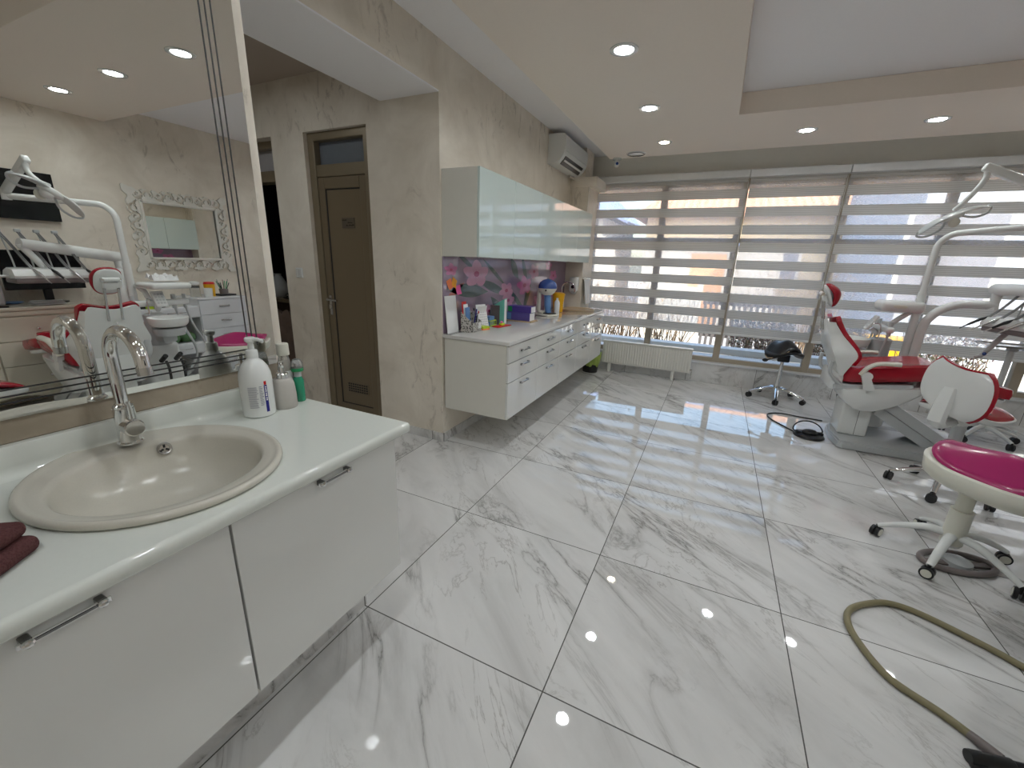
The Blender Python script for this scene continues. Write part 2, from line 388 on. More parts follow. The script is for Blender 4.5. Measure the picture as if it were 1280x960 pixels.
    def sheet(s, grid, th, M=None, mi=0):
        """grid of points (rows of vectors) given thickness th along its normal (approx z)"""
        a, b = len(grid), len(grid[0]); vs = []
        for r_ in grid: vs += [Vector(p) for p in r_]
        nrm = []
        for i in range(a):
            for j in range(b):
                du = Vector(grid[min(i + 1, a - 1)][j]) - Vector(grid[max(i - 1, 0)][j]); dv = Vector(grid[i][min(j + 1, b - 1)]) - Vector(grid[i][max(j - 1, 0)])
                q = du.cross(dv); q.normalize(); nrm.append(q)
        o = len(vs); vs += [vs[i] + nrm[i] * th for i in range(o)]
        fs = []
        for i in range(a - 1):
            for j in range(b - 1):
                q = (i * b + j, (i + 1) * b + j, (i + 1) * b + j + 1, i * b + j + 1)
                fs.append(q[::-1]); fs.append(tuple(x + o for x in q))
        rim = [i * b for i in range(a)] + [(a - 1) * b + j for j in range(1, b)] + [i * b + b - 1 for i in range(a - 2, -1, -1)] + [j for j in range(b - 2, 0, -1)]
        for i in range(len(rim)):
            p, q = rim[i], rim[(i + 1) % len(rim)]; fs.append((p, q, q + o, p + o))
        return s.add(vs, fs, M, mi)
    def obj(s, name, mats, parent=None, smooth=38, kind=None, label=None):
        me = bpy.data.meshes.new(name); me.from_pydata([tuple(v) for v in s.v], [], s.f); me.update()
        for m_ in (mats if isinstance(mats, (list, tuple)) else [mats]): me.materials.append(m_)
        for p, i in zip(me.polygons, s.mi): p.material_index = i
        bm = bmesh.new(); bm.from_mesh(me); bmesh.ops.recalc_face_normals(bm, faces=bm.faces[:]); bm.to_mesh(me); bm.free()
        if smooth:
            for p in me.polygons: p.use_smooth = True
            me.set_sharp_from_angle(angle=R(smooth))
        o = bpy.data.objects.new(name, me); COL.objects.link(o)
        if parent is not None: o.parent = parent
        if kind: o['kind'] = kind
        if label: o['label'] = label
        return o
def tag(o, label, cat, group=None, kind=None):
    o['label'] = label; o['category'] = cat
    if group: o['group'] = group
    if kind: o['kind'] = kind
    return o
def thing(name, label, cat, loc=(0, 0, 0), rotz=0.0, group=None):
    o = bpy.data.objects.new(name, None); COL.objects.link(o); o.empty_display_size = 0.05
    o.location = loc; o.rotation_euler = (0, 0, rotz)
    return tag(o, label, cat, group)
def struct(name, mb, mats, **k):
    return mb.obj(name, mats, kind='structure', **k)
def copy_tree(o, parent=None):
    c = o.copy(); COL.objects.link(c)
    if parent is not None: c.parent = parent
    for ch in list(o.children): copy_tree(ch, c)
    return c

# ------------------------------------------------------------------ room shell
WX, HY, WY, PZ, CZ = -1.836, 2.62, 5.86, 2.63, 2.785
XR = 2.65; MX = -1.56; BY = -1.7
struct('floor', MB().box((-5.2, BY - 0.2, -0.1), (4.4, 6.2, 0.0)), M_floor, smooth=0)
struct('ceiling', MB().box((-2.40, BY - 0.2, CZ), (4.4, 6.3, CZ + 0.2)), M_ceil, smooth=0)
# dropped panel with two sunk trays: bars around the holes
pan = MB()
tx0, tx1 = -0.05, XR
px0, px1, py0, py1 = -1.36, XR + 0.6, BY, 5.38
def pbar(a, b): pan.box((a[0], a[1], PZ), (b[0], b[1], CZ - 0.002))
pbar((px0, py0), (tx0, py1))
pbar((tx0, 4.22), (px1, py1)); pbar((tx0, 1.30), (px1, 2.45)); pbar((tx0, py0), (px1, -1.0))
struct('ceiling_panel', pan, M_panel, smooth=0)
# wall with the mirror (a block beside the hall), left wall with cabinets, lintel over the hall opening
struct('wall_mirror', MB().box((-2.336, BY, 0), (MX, 1.105, CZ)), M_plaster, smooth=0)
struct('wall_left', MB().box((-2.05, HY + 0.003, 0), (WX, 6.2, CZ)), M_plaster, smooth=0)
struct('wall_lintel', MB().box((-2.336, 1.105, 2.495), (WX, HY, CZ)), [M_plaster], smooth=0)
struct('trim_1', MB().box((-2.336, 1.105, 2.487), (WX, HY, 2.4955)), M_ceil, smooth=0)
hw = MB()
for (x0, x1, z0, z1) in ((-2.48, WX - 0.0002, 0, 2.6), (-3.52, -3.14, 0, 2.6), (-5.2, -4.40, 0, 2.6)): hw.box((x0, HY, z0), (x1, HY + 0.16, CZ))
hw.box((-3.14, HY, 2.36), (-2.48, HY + 0.16, CZ)); hw.box((-4.40, HY, 2.36), (-3.52, HY + 0.16, CZ))
struct('wall_hall', hw, M_plaster, smooth=0)
struct('wall_hall_side', MB().box((-5.3, BY, 0), (-5.2, 6.0, CZ)), M_plaster, smooth=0)
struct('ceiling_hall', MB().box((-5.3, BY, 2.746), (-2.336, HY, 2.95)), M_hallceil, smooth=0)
struct('wall_back', MB().box((-5.3, BY - 0.15, 0), (4.2, BY, CZ)), M_plaster, smooth=0)
struct('wall_right', MB().box((XR, BY, 0), (XR + 0.15, 4.30, CZ)).box((XR, 4.15, 0), (3.7, 4.30, CZ)).box((3.6, 4.15, 0), (3.75, 6.2, CZ)), M_plaster, smooth=0)
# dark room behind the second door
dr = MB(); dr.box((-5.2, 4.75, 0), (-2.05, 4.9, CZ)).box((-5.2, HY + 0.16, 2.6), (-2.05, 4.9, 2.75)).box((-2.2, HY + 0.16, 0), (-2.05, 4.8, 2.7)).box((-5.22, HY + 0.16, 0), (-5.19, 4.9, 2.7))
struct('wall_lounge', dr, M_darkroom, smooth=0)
# window wall above and below the glazing
struct('wall_window', MB().box((-2.0, WY + 0.05, 2.46), (3.7, 6.2, CZ)), M_band, smooth=0)
struct('trim_2', MB().box((WX, WY, 0), (3.7, 6.02, 0.25)), M_plinth, smooth=0)
struct('trim_3', MB().box((WX, WY - 0.015, 0.25), (3.7, 6.0, 0.268), 0.004), mat('sill_stone', (0.72, 0.73, 0.75), 0.15), smooth=0)
# column at the window end of the left wall
struct('wall_column', MB().box((WX, 5.43, 0), (-1.60, 6.0, 2.35)).box((WX, 5.40, 2.35), (-1.50, 5.90, 2.46), 0.01).box((WX, 5.43, 2.46), (-1.66, 5.75, CZ)), M_plaster, smooth=0)
# skirtings
struct('baseboard_left', MB().box((WX, HY - 0.012, 0), (WX + 0.012, 5.43, 0.07)), M_skirt, smooth=0)
struct('baseboard_hall', MB().box((-2.48, HY - 0.012, 0), (WX + 0.012, HY, 0.07)).box((-3.52, HY - 0.012, 0), (-3.14, HY, 0.07)), M_skirt, smooth=0)

# glazing
win = bpy.data.objects.new('window_1', None); COL.objects.link(win); win['kind'] = 'structure'
fr = MB(); fy0, fy1 = 5.95, 6.03
mull = (-1.72, -0.76, 0.12, 1.10, 1.99, 2.90, 3.56)
for mx_ in mull: fr.box((mx_ - 0.04, fy0, 0.262), (mx_ + 0.04, fy1, 2.47), 0.006)
for z0, z1 in ((0.262, 0.325), (2.38, 2.47)): fr.box((-1.76, fy0 + 0.005, z0), (3.6, fy1 - 0.005, z1), 0.006)
fr.box((-1.76, fy0 + 0.012, 1.745), (3.6, fy1 - 0.012, 1.80), 0.005)
fr.obj('window_frame', M_frame, win, smooth=0)
for a, b in zip(mull[:-1], mull[1:]):
    for z0, z1 in ((0.322, 1.748), (1.797, 2.383)):
        MB().box((a + 0.036, 5.985, z0), (b - 0.036, 5.993, z1)).obj('pane', M_pane, win, smooth=0)

# hall doors
def door(name, x0, x1, closed):
    d = bpy.data.objects.new(name, None); COL.objects.link(d); d['kind'] = 'structure'; d.location = ((x0 + x1) / 2, HY + (.045 if closed else .095), 0)
    h = (x1 - x0) / 2
    f = MB()
    for s_ in (-1, 1): f.box((s_ * h - 0.035 - s_ * 0.035, -0.012, 0), (s_ * h + 0.035 - s_ * 0.035, 0.12, 2.36), 0.006)
    f.box((-h + .06, -0.012, 2.30), (h - .06, 0.12, 2.36), 0.006).box((-h + .06, 0.0, 2.04), (h - .06, 0.11, 2.13), 0.005)
    f.obj('door_frame', M_taupe, d, smooth=0)
    MB().box((-h + .065, 0.045, 2.125), (h - .065, 0.055, 2.305)).obj('transom_pane', M_frosted if closed else M_frosted2, d, smooth=0)
    if closed:
        lf = MB(); w_ = h - 0.075
        lf.box((-w_ + .002, 0.01, 0.014), (w_ - .002, 0.055, 2.033))
        lf.box((-w_ + .0, -0.002, 0.012), (-w_ + .065, 0.02, 2.035), 0.004).box((w_ - .065, -0.002, 0.012), (w_, 0.02, 2.035), 0.004)
        lf.box((-w_ + .0655, -0.002, 1.95), (w_ - .0655, 0.02, 2.035), 0.004).box((-w_ + .0655, -0.002, 0.012), (w_ - .0655, 0.02, 0.12), 0.004)
        o = lf.obj('door_leaf', M_doorleaf, d, smooth=0)
        g = MB()
        g.box((-w_ - .012, 0.003, 0.012), (-w_ - .001, 0.01, 2.038)).box((-w_ + .066, 0.006, 0.12), (-w_ + .076, 0.0095, 1.95)).box((-w_ + .076, 0.006, 1.942), (w_ - .066, 0.0095, 1.95)).box((-w_ + .076, 0.006, 0.12), (w_ - .066, 0.0095, 0.127))
        g.obj('shadow_groove', M_gap, o, smooth=0)
        vt = MB(); vt.box((-.105, 0.004, .235), (.145, .0115, .335), .002)
        sl = MB()
        for i in range(9):
            for j in range(4): sl.box((-.095 + i * .0262, 0.001, .245 + j * .022), (-.095 + i * .0262 + .016, .005, .245 + j * .022 + .013))
        v_ = vt.obj('louvre_vent', M_doorleaf, d, smooth=0); sl.obj('vent_slots', M_gap, v_, smooth=0)
        hd = MB().box((-w_ + .015, -.012, .98), (-w_ + .05, 0, 1.02), .004).cyl((-w_ + .032, -.04, 1.065), (-w_ + .032, 0, 1.065), .013).tube([(-w_ + .032, -.045, 1.065), (-w_ + .08, -.05, 1.065), (-w_ + .15, -.045, 1.062)], .009).box((-w_ + .018, -.007, .93), (-w_ + .047, 0, 1.1), .003)
        hd.obj('door_handle', M_steel, d)
        sg = MB().box((-.03, 0.004, 1.65), (.105, .0108, 1.73), .001)
        so_ = sg.obj('door_sign', mat('sign_bronze', (.118, .096, .068), .35), d, smooth=0)
        t_ = MB()
        for (a, b, z) in ((-.025, .02, 1.708), (.035, .08, 1.688), (.045, .098, 1.668), (.015, .04, 1.666)):
            x = a
            while x < b: t_.box((x, .0025, z), (x + .006, .0042, z + random.uniform(.006, .012))); x += .0085
        t_.obj('sign_lettering', M_inkdark, so_, smooth=0)
    return d
door('door_1', -3.14, -2.48, True)
door('door_2', -4.40, -3.52, False)

# ------------------------------------------------------------------ ceiling lamps
def downlight(x, y, label, warm=False, r=0.075, z=PZ, grp='recessed ceiling downlights'):
    t = thing('ceiling_downlight', label, 'ceiling light', (x, y, z), 0, grp)
    MB().lathe([(r * .70, -0.0015), (r * .74, -0.006), (r * .95, -0.008), (r * 1.08, -0.005), (r * 1.10, 0.0), (r * .70, 0.0), (r * .70, -0.0015)], 32).obj('trim_ring', M_white, t)
    MB().lathe([(0.0, -0.004), (r * .56, -0.0038), (r * .66, -0.0012), (r * .72, 0.0)], 32).obj('diffuser', M_lampwarm if warm else M_lampon, t)
    return t
downlight(-0.69, 2.83, 'recessed downlight nearest the camera in the row along the left wall')
downlight(-0.69, 3.83, 'middle recessed downlight of the row along the left wall')
downlight(-0.69, 4.84, 'warm recessed downlight at the window end of the left row', True, 0.065)
downlight(0.50, 4.82, 'recessed downlight between the sunk tray and the middle window')
downlight(1.37, 4.82, 'recessed downlight in front of the window on the right')
downlight(0.20, 1.88, 'recessed downlight seen largest in the wall mirror')
downlight(1.04, 1.88, 'middle one of the three downlights seen in the wall mirror')
downlight(1.90, 1.88, 'leftmost of the three downlights seen in the wall mirror')
for x, y in ((-0.69, 1.83), (-0.69, 0.83), (-0.69, -0.25), (2.25, 4.82), (0.5, -1.3), (1.6, -1.3)):
    downlight(x, y, 'recessed downlight outside the picture, seen only as glints on the chrome tap', grp='downlights beyond the frame')
for y in (1.6, 0.2): downlight(-3.3, y, 'unseen hall ceiling lamp added to brighten the hall', False, 0.075, 2.746, 'added hall lamps')  # unseen lamps added to lift the brightness of the hall

# round ceiling vent and the dome camera
t = thing('ceiling_vent', 'round white ceiling vent beside the dome camera', 'vent', (-1.03, 5.21, PZ))
MB().lathe([(0.0, -0.012), (0.085, -0.010), (0.105, -0.004), (0.105, 0.0)], 32).obj('vent_cover', M_white, t)
MB().lathe([(0.085, -0.0125), (0.092, -0.0125), (0.092, -0.006), (0.085, -0.006), (0.085, -0.0125)], 32).obj('vent_gap', M_rubber, t)
t = thing('security_camera', 'small white dome security camera under the ceiling panel corner', 'camera', (-1.27, 5.36, PZ))
MB().lathe([(0.0, -0.004), (0.045, -0.004), (0.048, -0.02), (0.045, 0.0)][::-1], 20).cyl((0, 0, -.004), (0, 0, -.03), .02).obj('base', M_white, t)
b_ = MB().ell((0, 0, -.055), (.036, .036, .042)).obj('housing', M_white, t)
MB().lathe([(0, .003), (.014, .002), (.016, 0)], 16, M=T((.012, -.033, -.062), (R(105), 0, R(20)))).obj('lens', M_blue, b_)

# ------------------------------------------------------------------ vanity by the mirror
MZ0 = 1.01
t = thing('wall_mirror_panel', 'large frameless wall mirror with triple dark border lines over the basin', 'mirror', (-1.56, 0, MZ0))
MB().box((0.0015, -1.4, 0.0), (0.020, 1.063, 1.70), 0.0015, 1).obj('mirror_glass', M_mirror, t, smooth=0)
for y in (0.956, 0.974, 0.992): MB().box((0.0201, y - .0022, 0.085), (0.0208, y + .0022, 1.69)).obj('border_line', M_etch, t, smooth=0)
for z in (1.052, 1.068, 1.085): MB().box((0.0201, -1.4, z - MZ0 - .0022), (0.0208, 0.952, z - MZ0 + .0022)).obj('border_line', M_etch, t, smooth=0)
tag(MB().box((-1.56, -1.4, 0.949), (-1.545, 1.10, 1.01), .002, 1).obj('travertine_strip', M_travertine, smooth=0), 'brown travertine strip between the counter upstand and the mirror', 'tile strip')

SX, SY = -1.25, 0.508
t = thing('vanity_countertop', 'glossy white vanity countertop with rounded nosing and raised back edge', 'countertop', (0, 0, 0))
ct = MB()
x0, x1, y0, y1, zb, zt = -1.545, -0.925, -0.55, 1.095, 0.835, 0.870
def rect_hit(a):
    dx, dy = math.cos(a), math.sin(a); ks = []
    if dx > 1e-9: ks.append((x1 - SX) / dx)
    if dx < -1e-9: ks.append((x0 - SX) / dx)
    if dy > 1e-9: ks.append((y1 - SY) / dy)
    if dy < -1e-9: ks.append((y0 - SY) / dy)
    k = min(ks); return SX + dx * k, SY + dy * k
angs = sorted([2 * PI * i / 72 for i in range(72)] + [math.atan2(yy - SY, xx - SX) % (2 * PI) for xx in (x0, x1) for yy in (y0, y1)])
N = len(angs); vs = []; fs = []
for z in (zt, zb):
    for a in angs: vs.append((SX + .262 * math.cos(a), SY + .24 * math.sin(a), z))
    for a in angs: vs.append((*rect_hit(a), z))
for i in range(N):
    j = (i + 1) % N
    fs += [(i, N + i, N + j, j), (2 * N + i, 2 * N + j, 3 * N + j, 3 * N + i), (N + i, 3 * N + i, 3 * N + j, N + j), (i, j, 2 * N + j, 2 * N + i)]
ct.add(vs, fs)
# nosing along the front, upstand with a cove along the back (profiles in x-z swept along y)
def sweep_y(mb, prof, ya, yb): return mb.prism(prof, yb - ya, Matrix(((1, 0, 0, 0), (0, 0, 1, ya), (0, 1, 0, 0), (0, 0, 0, 1))))
sweep_y(ct, [(-.9255, zb), (-.915, zb), (-.911, zb + .004), (-.910, zb + .02), (-.912, zt - .006), (-.917, zt - .001), (-.9255, zt)], y0, y1)
cove = [(-1.545, zt)] + [(-1.494 - .027 * math.sin(a), zt + .027 - .027 * math.cos(a)) for a in [i * PI / 2 / 7 for i in range(8)]] + [(-1.521, .944), (-1.525, .949), (-1.545, .949)]
sweep_y(ct, cove, y0, y1 - .004)
ct.obj('worktop', M_counter, t, smooth=50)

def loft_rings(mb, rings, n=64, cap0=False, cap1=False, M=None, mi=0):
    vs, fs = [], []
    for (cx, cy, ax, ay, z) in rings:
        for k in range(n):
            a = 2 * PI * k / n; vs.append((cx + ax * math.cos(a), cy + ay * math.sin(a), z))
    for i in range(len(rings) - 1):
        for k in range(n):
            j = (k + 1) % n; fs.append((i * n + k, i * n + j, (i + 1) * n + j, (i + 1) * n + k))
    if cap0: fs.append(tuple(range(n))[::-1])
    if cap1: fs.append(tuple((len(rings) - 1) * n + k for k in range(n)))
    mb.add(vs, fs, M, mi); return mb
t = thing('wash_basin', 'oval beige granite-composite basin set in the white vanity countertop', 'sink', (SX, SY, 0))
bs = MB()
loft_rings(bs, [(0, 0, .255, .233, .862), (0, 0, .258, .236, .871), (0, 0, .291, .262, .8712), (0, 0, .296, .267, .876), (0, 0, .295, .266, .884), (.0, 0, .290, .261, .889), (.0, 0, .284, .256, .890), (.001, 0, .279, .251, .887), (.003, 0, .262, .242, .884), (.008, 0, .232, .226, .881), (.01, 0, .223, .219, .877), (.01, 0, .217, .214, .866), (.01, 0, .209, .207, .835), (.012, 0, .19, .19, .79), (.015, 0, .15, .15, .757), (.015, 0, .09, .09, .742), (.015, 0, .03, .03, .736), (.015, 0, .03, .03, .725), (.015, 0, .12, .12, .735), (.012, 0, .2, .2, .775), (.01, 0, .235, .222, .85), (0, 0, .255, .233, .862)])
bs.obj('bowl', M_basin, t, smooth=60)
ov = MB().lathe([(.0, .001), (.012, .001), (.013, .004), (.017, .005), (.019, .0)], 24, M=T((-.183, .085, .853), (0, R(76), R(-22))))
o = ov.obj('overflow_ring', M_steel, t)
sl = MB()
for a in range(3): sl.box((-.0115, -.0028, .0012), (-.003, .0028, .0022), M=T((-.183, .085, .853), (0, R(76), R(-22))) @ T((0, 0, 0.0), (0, 0, a * 2 * PI / 3)))
sl.obj('overflow_slots', M_gap, o, smooth=0)
MB().lathe([(0, .004), (.025, .004), (.03, .0), (.03, -.01)], 24, M=T((.015, 0, .738))).obj('drain', M_steel, t)

t = thing('basin_faucet', 'tall chrome basin tap with curved swan-neck spout', 'faucet', (-1.468, .533, .8905))
MB().lathe([(.0, 0), (.030, 0), (.030, .004), (.026, .008), (.0245, .10), (.0245, .105)], 28).obj('body', M_chrome, t)
MB().lathe([(.0225, .104), (.0235, .108), (.0235, .113), (.0185, .117), (.0175, .122)], 28).obj('collar', M_chrome, t)
arch = [(0, 0, .115), (0, 0, .18), (0, 0, .25)] + [(.082 - .082 * math.cos(a), 0, .25 + .082 * math.sin(a)) for a in [i * PI / 14 for i in range(1, 14)]] + [(.166, 0, .235)]
MB().tube(arch, .0158, 20).obj('spout', M_chrome, t, smooth=60)
MB().cyl((.1652, 0, .246), (.167, 0, .226), .0172, 20).obj('aerator', M_steel, t)
kd = Vector((.80, -.05, .05)).normalized()
kn = MB().cyl(Vector((0, 0, .052)), Vector((0, 0, .052)) + kd * .05, .024, 28).cyl(Vector((0, 0, .052)) + kd * .05, Vector((0, 0, .052)) + kd * .054, .024, 28, r2=.021)
k_ = kn.obj('control_knob', M_chrome, t)
MB().cyl(Vector((.034, 0, .068)), Vector((.036, .0, .13)), .0048, 14).obj('lever_pin', M_chrome, k_)

t = thing('vanity_cabinet', 'white gloss floating vanity cabinet under the basin', 'cabinet', (0, 0, 0))
MB().box((-1.54, -.54, .285), (-.972, 1.062, .303)).box((-1.54, 1.044, .303), (-.972, 1.062, .834)).box((-1.54, -.54, .303), (-.972, -.522, .834)).box((-.99, -.522, .303), (-.972, 1.044, .834)).box((-1.54, -.522, .303), (-1.53, 1.044, .834)).obj('carcass', M_white, t, smooth=0)
MB().box((-.9725, .485, .30), (-.9715, .491, .82)).obj('door_gap', M_gap, t, smooth=0)
M_gunmetal = mat('dark_nickel', (.20, .20, .20), .2, metal=1.0)
def bar_handle(parent, y0_, y1_, x, z, name='handle'):
    h = MB()
    h.box((x + .014, y0_, z - .006), (x + .019, y1_, z + .006), .0015, 1)
    for yy in (y0_ + .006, y1_ - .020): h.box((x - .001, yy, z - .008), (x + .020, yy + .014, z + .008), .002, 1, mi=1)
    for yy in (y0_ + .013, y1_ - .013): h.ell((x + .022, yy, z), (.006, .009, .008), n=10, m=6)
    h.box((x + .0195, y0_ + .02, z - .0022), (x + .0205, y1_ - .02, z + .0022), mi=1)
    return h.obj(name, [M_chrome, M_gunmetal], parent, smooth=0)
for (a, b, ha, hb) in ((.4905, 1.062, .724, .846), (-.085, .4845, .135, .258), (-.54, -.091, -.38, -.26)):
    d_ = MB().box((-.971, a, .283), (-.953, b, .828), .002, 2).obj('door', M_white, t, smooth=0)
    bar_handle(d_, ha, hb, -.953, .800)
struct('trim_4', MB().box((-1.555, -.6, 0), (-1.15, 1.06, .2845)), marble('plinth_marble_side', plane='yz', ox=1.05, oy=-.55, rough=.15), smooth=0)

# things on the vanity
t = thing('pump_bottle', 'big white pump bottle with blue vertical label strip on the vanity', 'bottle', (-1.425, .893, .8705), R(-12))
MB().lathe([(0, 0), (.046, 0), (.051, .004), (.052, .012), (.052, .135), (.050, .155), (.043, .178), (.030, .197), (.019, .206), (.017, .212), (0, .212)], 36).obj('bottle_body', M_shellw, t)
MB().lathe([(0, .210), (.0195, .210), (.0195, .232), (.017, .237), (.010, .240), (.0085, .262), (0, .262)], 28).obj('pump_collar', M_shellw, t)
MB().lathe([(0, .262), (.011, .262), (.017, .268), (.0175, .277), (.014, .281), (0, .281)], 24).tube([(0, 0, .273), (.03, .012, .276), (.05, .02, .270)], [.008, .0055], 12).obj('pump_head', M_shellw, t)
def wrap(mb, r, a0, a1, z0, z1, n=10, mi=0, off=.0004):
    vs, fs = [], []
    for i in range(n + 1):
        a = a0 + (a1 - a0) * i / n
        for z in (z0, z1):
            for q in (r + off, r + off + .0004): vs.append((q * math.cos(a), q * math.sin(a), z))
    for i in range(n):
        b = i * 4; fs += [(b + 1, b + 5, b + 7, b + 3), (b, b + 2, b + 6, b + 4), (b, b + 4, b + 5, b + 1), (b + 2, b + 3, b + 7, b + 6)]
    fs += [(0, 1, 3, 2), (n * 4, n * 4 + 2, n * 4 + 3, n * 4 + 1)]
    mb.add(vs, fs, None, mi)
CA = math.atan2(-.895, 1.437) + R(12)           # the side that faces the room
lb = MB(); wrap(lb, .052, CA + .42, CA + .62, .02, .118); wrap(lb, .052, CA + .44, CA + .60, .119, .132, mi=1)
ls = lb.obj('label_strip', [M_navy, M_redpl], t)
tx = MB()
zz = .062
while zz < .114: wrap(tx, .0529, CA + .47, CA + .57, zz, zz + .0036, 4); wrap(tx, .0529, CA + .47 + random.choice((0, .06)), CA + .51 + random.choice((0, .06)), zz + .0036, zz + .006, 3); zz += .0078
tx.obj('label_lettering', M_paper, ls)
tx = MB()
for i in range(15):
    zz = .112 - i * .0052; wrap(tx, .052, CA - .55, CA - .55 + random.uniform(.45, .62), zz, zz + .0018, 6)
for i in range(12):
    zz = .113 - i * .006; wrap(tx, .052, CA + .12, CA + .12 + random.uniform(.15, .24), zz, zz + .0026, 4)
tx.obj('label_print', M_marker, t)
t = thing('soap_dispenser', 'beige ceramic soap dispenser with chrome pump beside the white bottle', 'soap dispenser', (-1.42, .992, .8705), R(-20))
MB().lathe([(0, 0), (.040, 0), (.0425, .004), (.0415, .05), (.038, .09), (.033, .108), (.028, .113), (0, .113)], 32).obj('bottle_body', M_beigeroc, t)
MB().lathe([(0, .113), (.021, .113), (.0215, .130), (.019, .133), (.007, .134), (.006, .16), (0, .16)], 24).obj('pump_collar', M_chrome, t)
MB().cyl((0, 0, .158), (0, 0, .178), .010, 18).tube([(0, 0, .17), (.02, -.004, .172), (.042, -.008, .165)], [.007, .005], 12).obj('pump_head', M_chrome, t)
t = thing('mouthwash_bottle', 'clear bottle with grey cap and green liquid behind the soap dispenser', 'bottle', (-1.472, 1.043, .871))
MB().lathe([(0, 0), (.023, 0), (.0245, .004), (.0245, .135), (.023, .155), (.018, .178), (.0165, .19), (0, .19)], 26).obj('bottle_body', M_clear, t)
MB().lathe([(0, .006), (.0232, .006), (.0232, .06), (0, .06)], 24).obj('liquid', M_greenliq, t)
lb = MB(); wrap(lb, .0245, -PI / 2 - .6, .9, .07, .125, 14); lb.obj('paper_label', M_paper, t)
MB().lathe([(0, .185), (.0215, .185), (.0225, .188), (.0215, .228), (.019, .231), (0, .231)], 26).obj('cap', M_ivory, t)
t = thing('green_gel_bottle', 'small green gel bottle with clear lid at the corner of the vanity', 'bottle', (-1.435, 1.068, .8705))
MB().lathe([(0, 0), (.019, 0), (.020, .003), (.020, .085), (.013, .1), (0, .1)], 22).obj('bottle_body', M_greenliq, t)
MB().lathe([(0, .1), (.0135, .1), (.0135, .122), (0, .122)], 20).obj('collar', M_grey, t)
MB().lathe([(0, .122), (.022, .122), (.0225, .135), (0, .135)], 20).obj('lid_band', M_green, t)
MB().lathe([(0, .135), (.022, .135), (.021, .155), (.014, .168), (0, .172)], 20).obj('clear_lid', M_clear, t)
t = thing('folded_towel', 'folded mauve terry towel at the near end of the vanity', 'towel', (-1.045, .168, .8705), R(37))
def towel(mb, w_, l_, z0, z1):
    mb.box((-l_, -w_ / 2, z0), (0, w_ / 2, z1), (z1 - z0) * .48, 5)
a_ = MB(); towel(a_, .17, .30, 0.0, .034)
a_.obj('lower_fold', M_towel, t, smooth=60)
a_ = MB(); a_.box((-.30, -.05, .0345), (-.012, .083, .066), .0155, 5); a_.obj('upper_fold', M_towel, t, smooth=60)

# ------------------------------------------------------------------ cabinets along the left wall
UY0, UY1 = 2.634, 5.42
NU = 5; du = (UY1 - UY0) / NU
side_words = ['nearest the camera', 'second from the camera', 'in the middle of the row', 'second from the window', 'nearest the window']
# wall cabinets
for i in range(NU):
    a, b = UY0 + i * du, UY0 + (i + 1) * du
    t = thing('wall_cabinet', 'pale aqua gloss wall cabinet ' + side_words[i], 'cabinet', (WX, (a + b) / 2, 1.456), 0, 'wall cabinets over the floral splashback')
    hb = (b - a) / 2
    MB().box((0.001, -hb + (0 if i else .0), .0), (.290, hb - .0005, .576), .001, 1).obj('carcass', M_greige, t, smooth=0)
    MB().box((.2905, -hb + .0012, .0), (.310, hb - .0017, .576), .0015, 1).obj('door', M_aqua, t, smooth=0)
# floral splashback
mu = MB(); mu.box((WX + .001, UY0, .887), (WX + .007, UY1 + .008, 1.454))
def onwall(y, z, pts, d, mi):
    mu.prism([(p[0], p[1]) for p in pts], .0003, Matrix(((0, 0, 1, WX + .007 + d), (1, 0, 0, y), (0, 1, 0, z), (0, 0, 0, 1))), mi)
def flower(y, z, r, rot=0.0, sq=1.9, mi=1):
    r *= .64
    for k in range(5):
        a = rot + k * 2 * PI / 5; c = (math.cos(a) * r * .55 * sq, math.sin(a) * r * .55)
        pet = []
        for j in range(18):
            q = 2 * PI * j / 18; e = 1 + .08 * math.sin(3 * q + k)
            lx, ly = .50 * r * math.cos(q) * e, .40 * r * math.sin(q) * e
            pet.append((c[0] + (lx * math.cos(a) - ly * math.sin(a)) * sq, c[1] + lx * math.sin(a) + ly * math.cos(a)))
        onwall(y, z, pet, .0002 + .0002 * k, mi)
    onwall(y, z, [(.22 * r * math.cos(j * PI / 8) * sq, .22 * r * math.sin(j * PI / 8)) for j in range(16)], .0014, 2)
    for k in range(9):
        a = rot + k * 2 * PI / 9; onwall(y + .3 * r * math.cos(a) * sq, z + .3 * r * math.sin(a), [(.03 * r * math.cos(j * PI / 4), .03 * r * math.sin(j * PI / 4)) for j in range(8)], .0016, 4)
def leafs(y, z, l_, w_, a, mi=3):
    pts = [(l_ * (1 - 2 * j / 16), w_ * math.sin(PI * j / 16)) for j in range(17)] + [(-l_ * (1 - 2 * j / 16), -w_ * math.sin(PI * j / 16)) for j in range(1, 16)]
    onwall(y, z, [(p[0] * math.cos(a) - p[1] * math.sin(a), p[0] * math.sin(a) + p[1] * math.cos(a)) for p in pts], .0001, mi)
leafs(3.0, 1.195, .33, .055, R(-4)); leafs(3.42, 1.205, .30, .04, R(-14)); leafs(3.45, 1.33, .26, .02, R(-28)); leafs(2.95, 1.425, .20, .02, R(-25))
leafs(3.86, 1.37, .14, .055, R(-45)); leafs(4.1, 1.36, .16, .04, R(-60)); leafs(3.95, 1.05, .28, .03, R(-32)); leafs(3.55, .99, .22, .06, R(-38)); leafs(4.2, 1.1, .2, .05, R(60)); leafs(2.8, 1.2, .14, .03, R(25), 4)
flower(3.12, 1.325, .165, .3); flower(3.69, 1.165, .12, .9); flower(3.74, 1.07, .11, .1); flower(4.12, 1.20, .15, .5, mi=5); flower(4.36, 1.34, .12, .7)
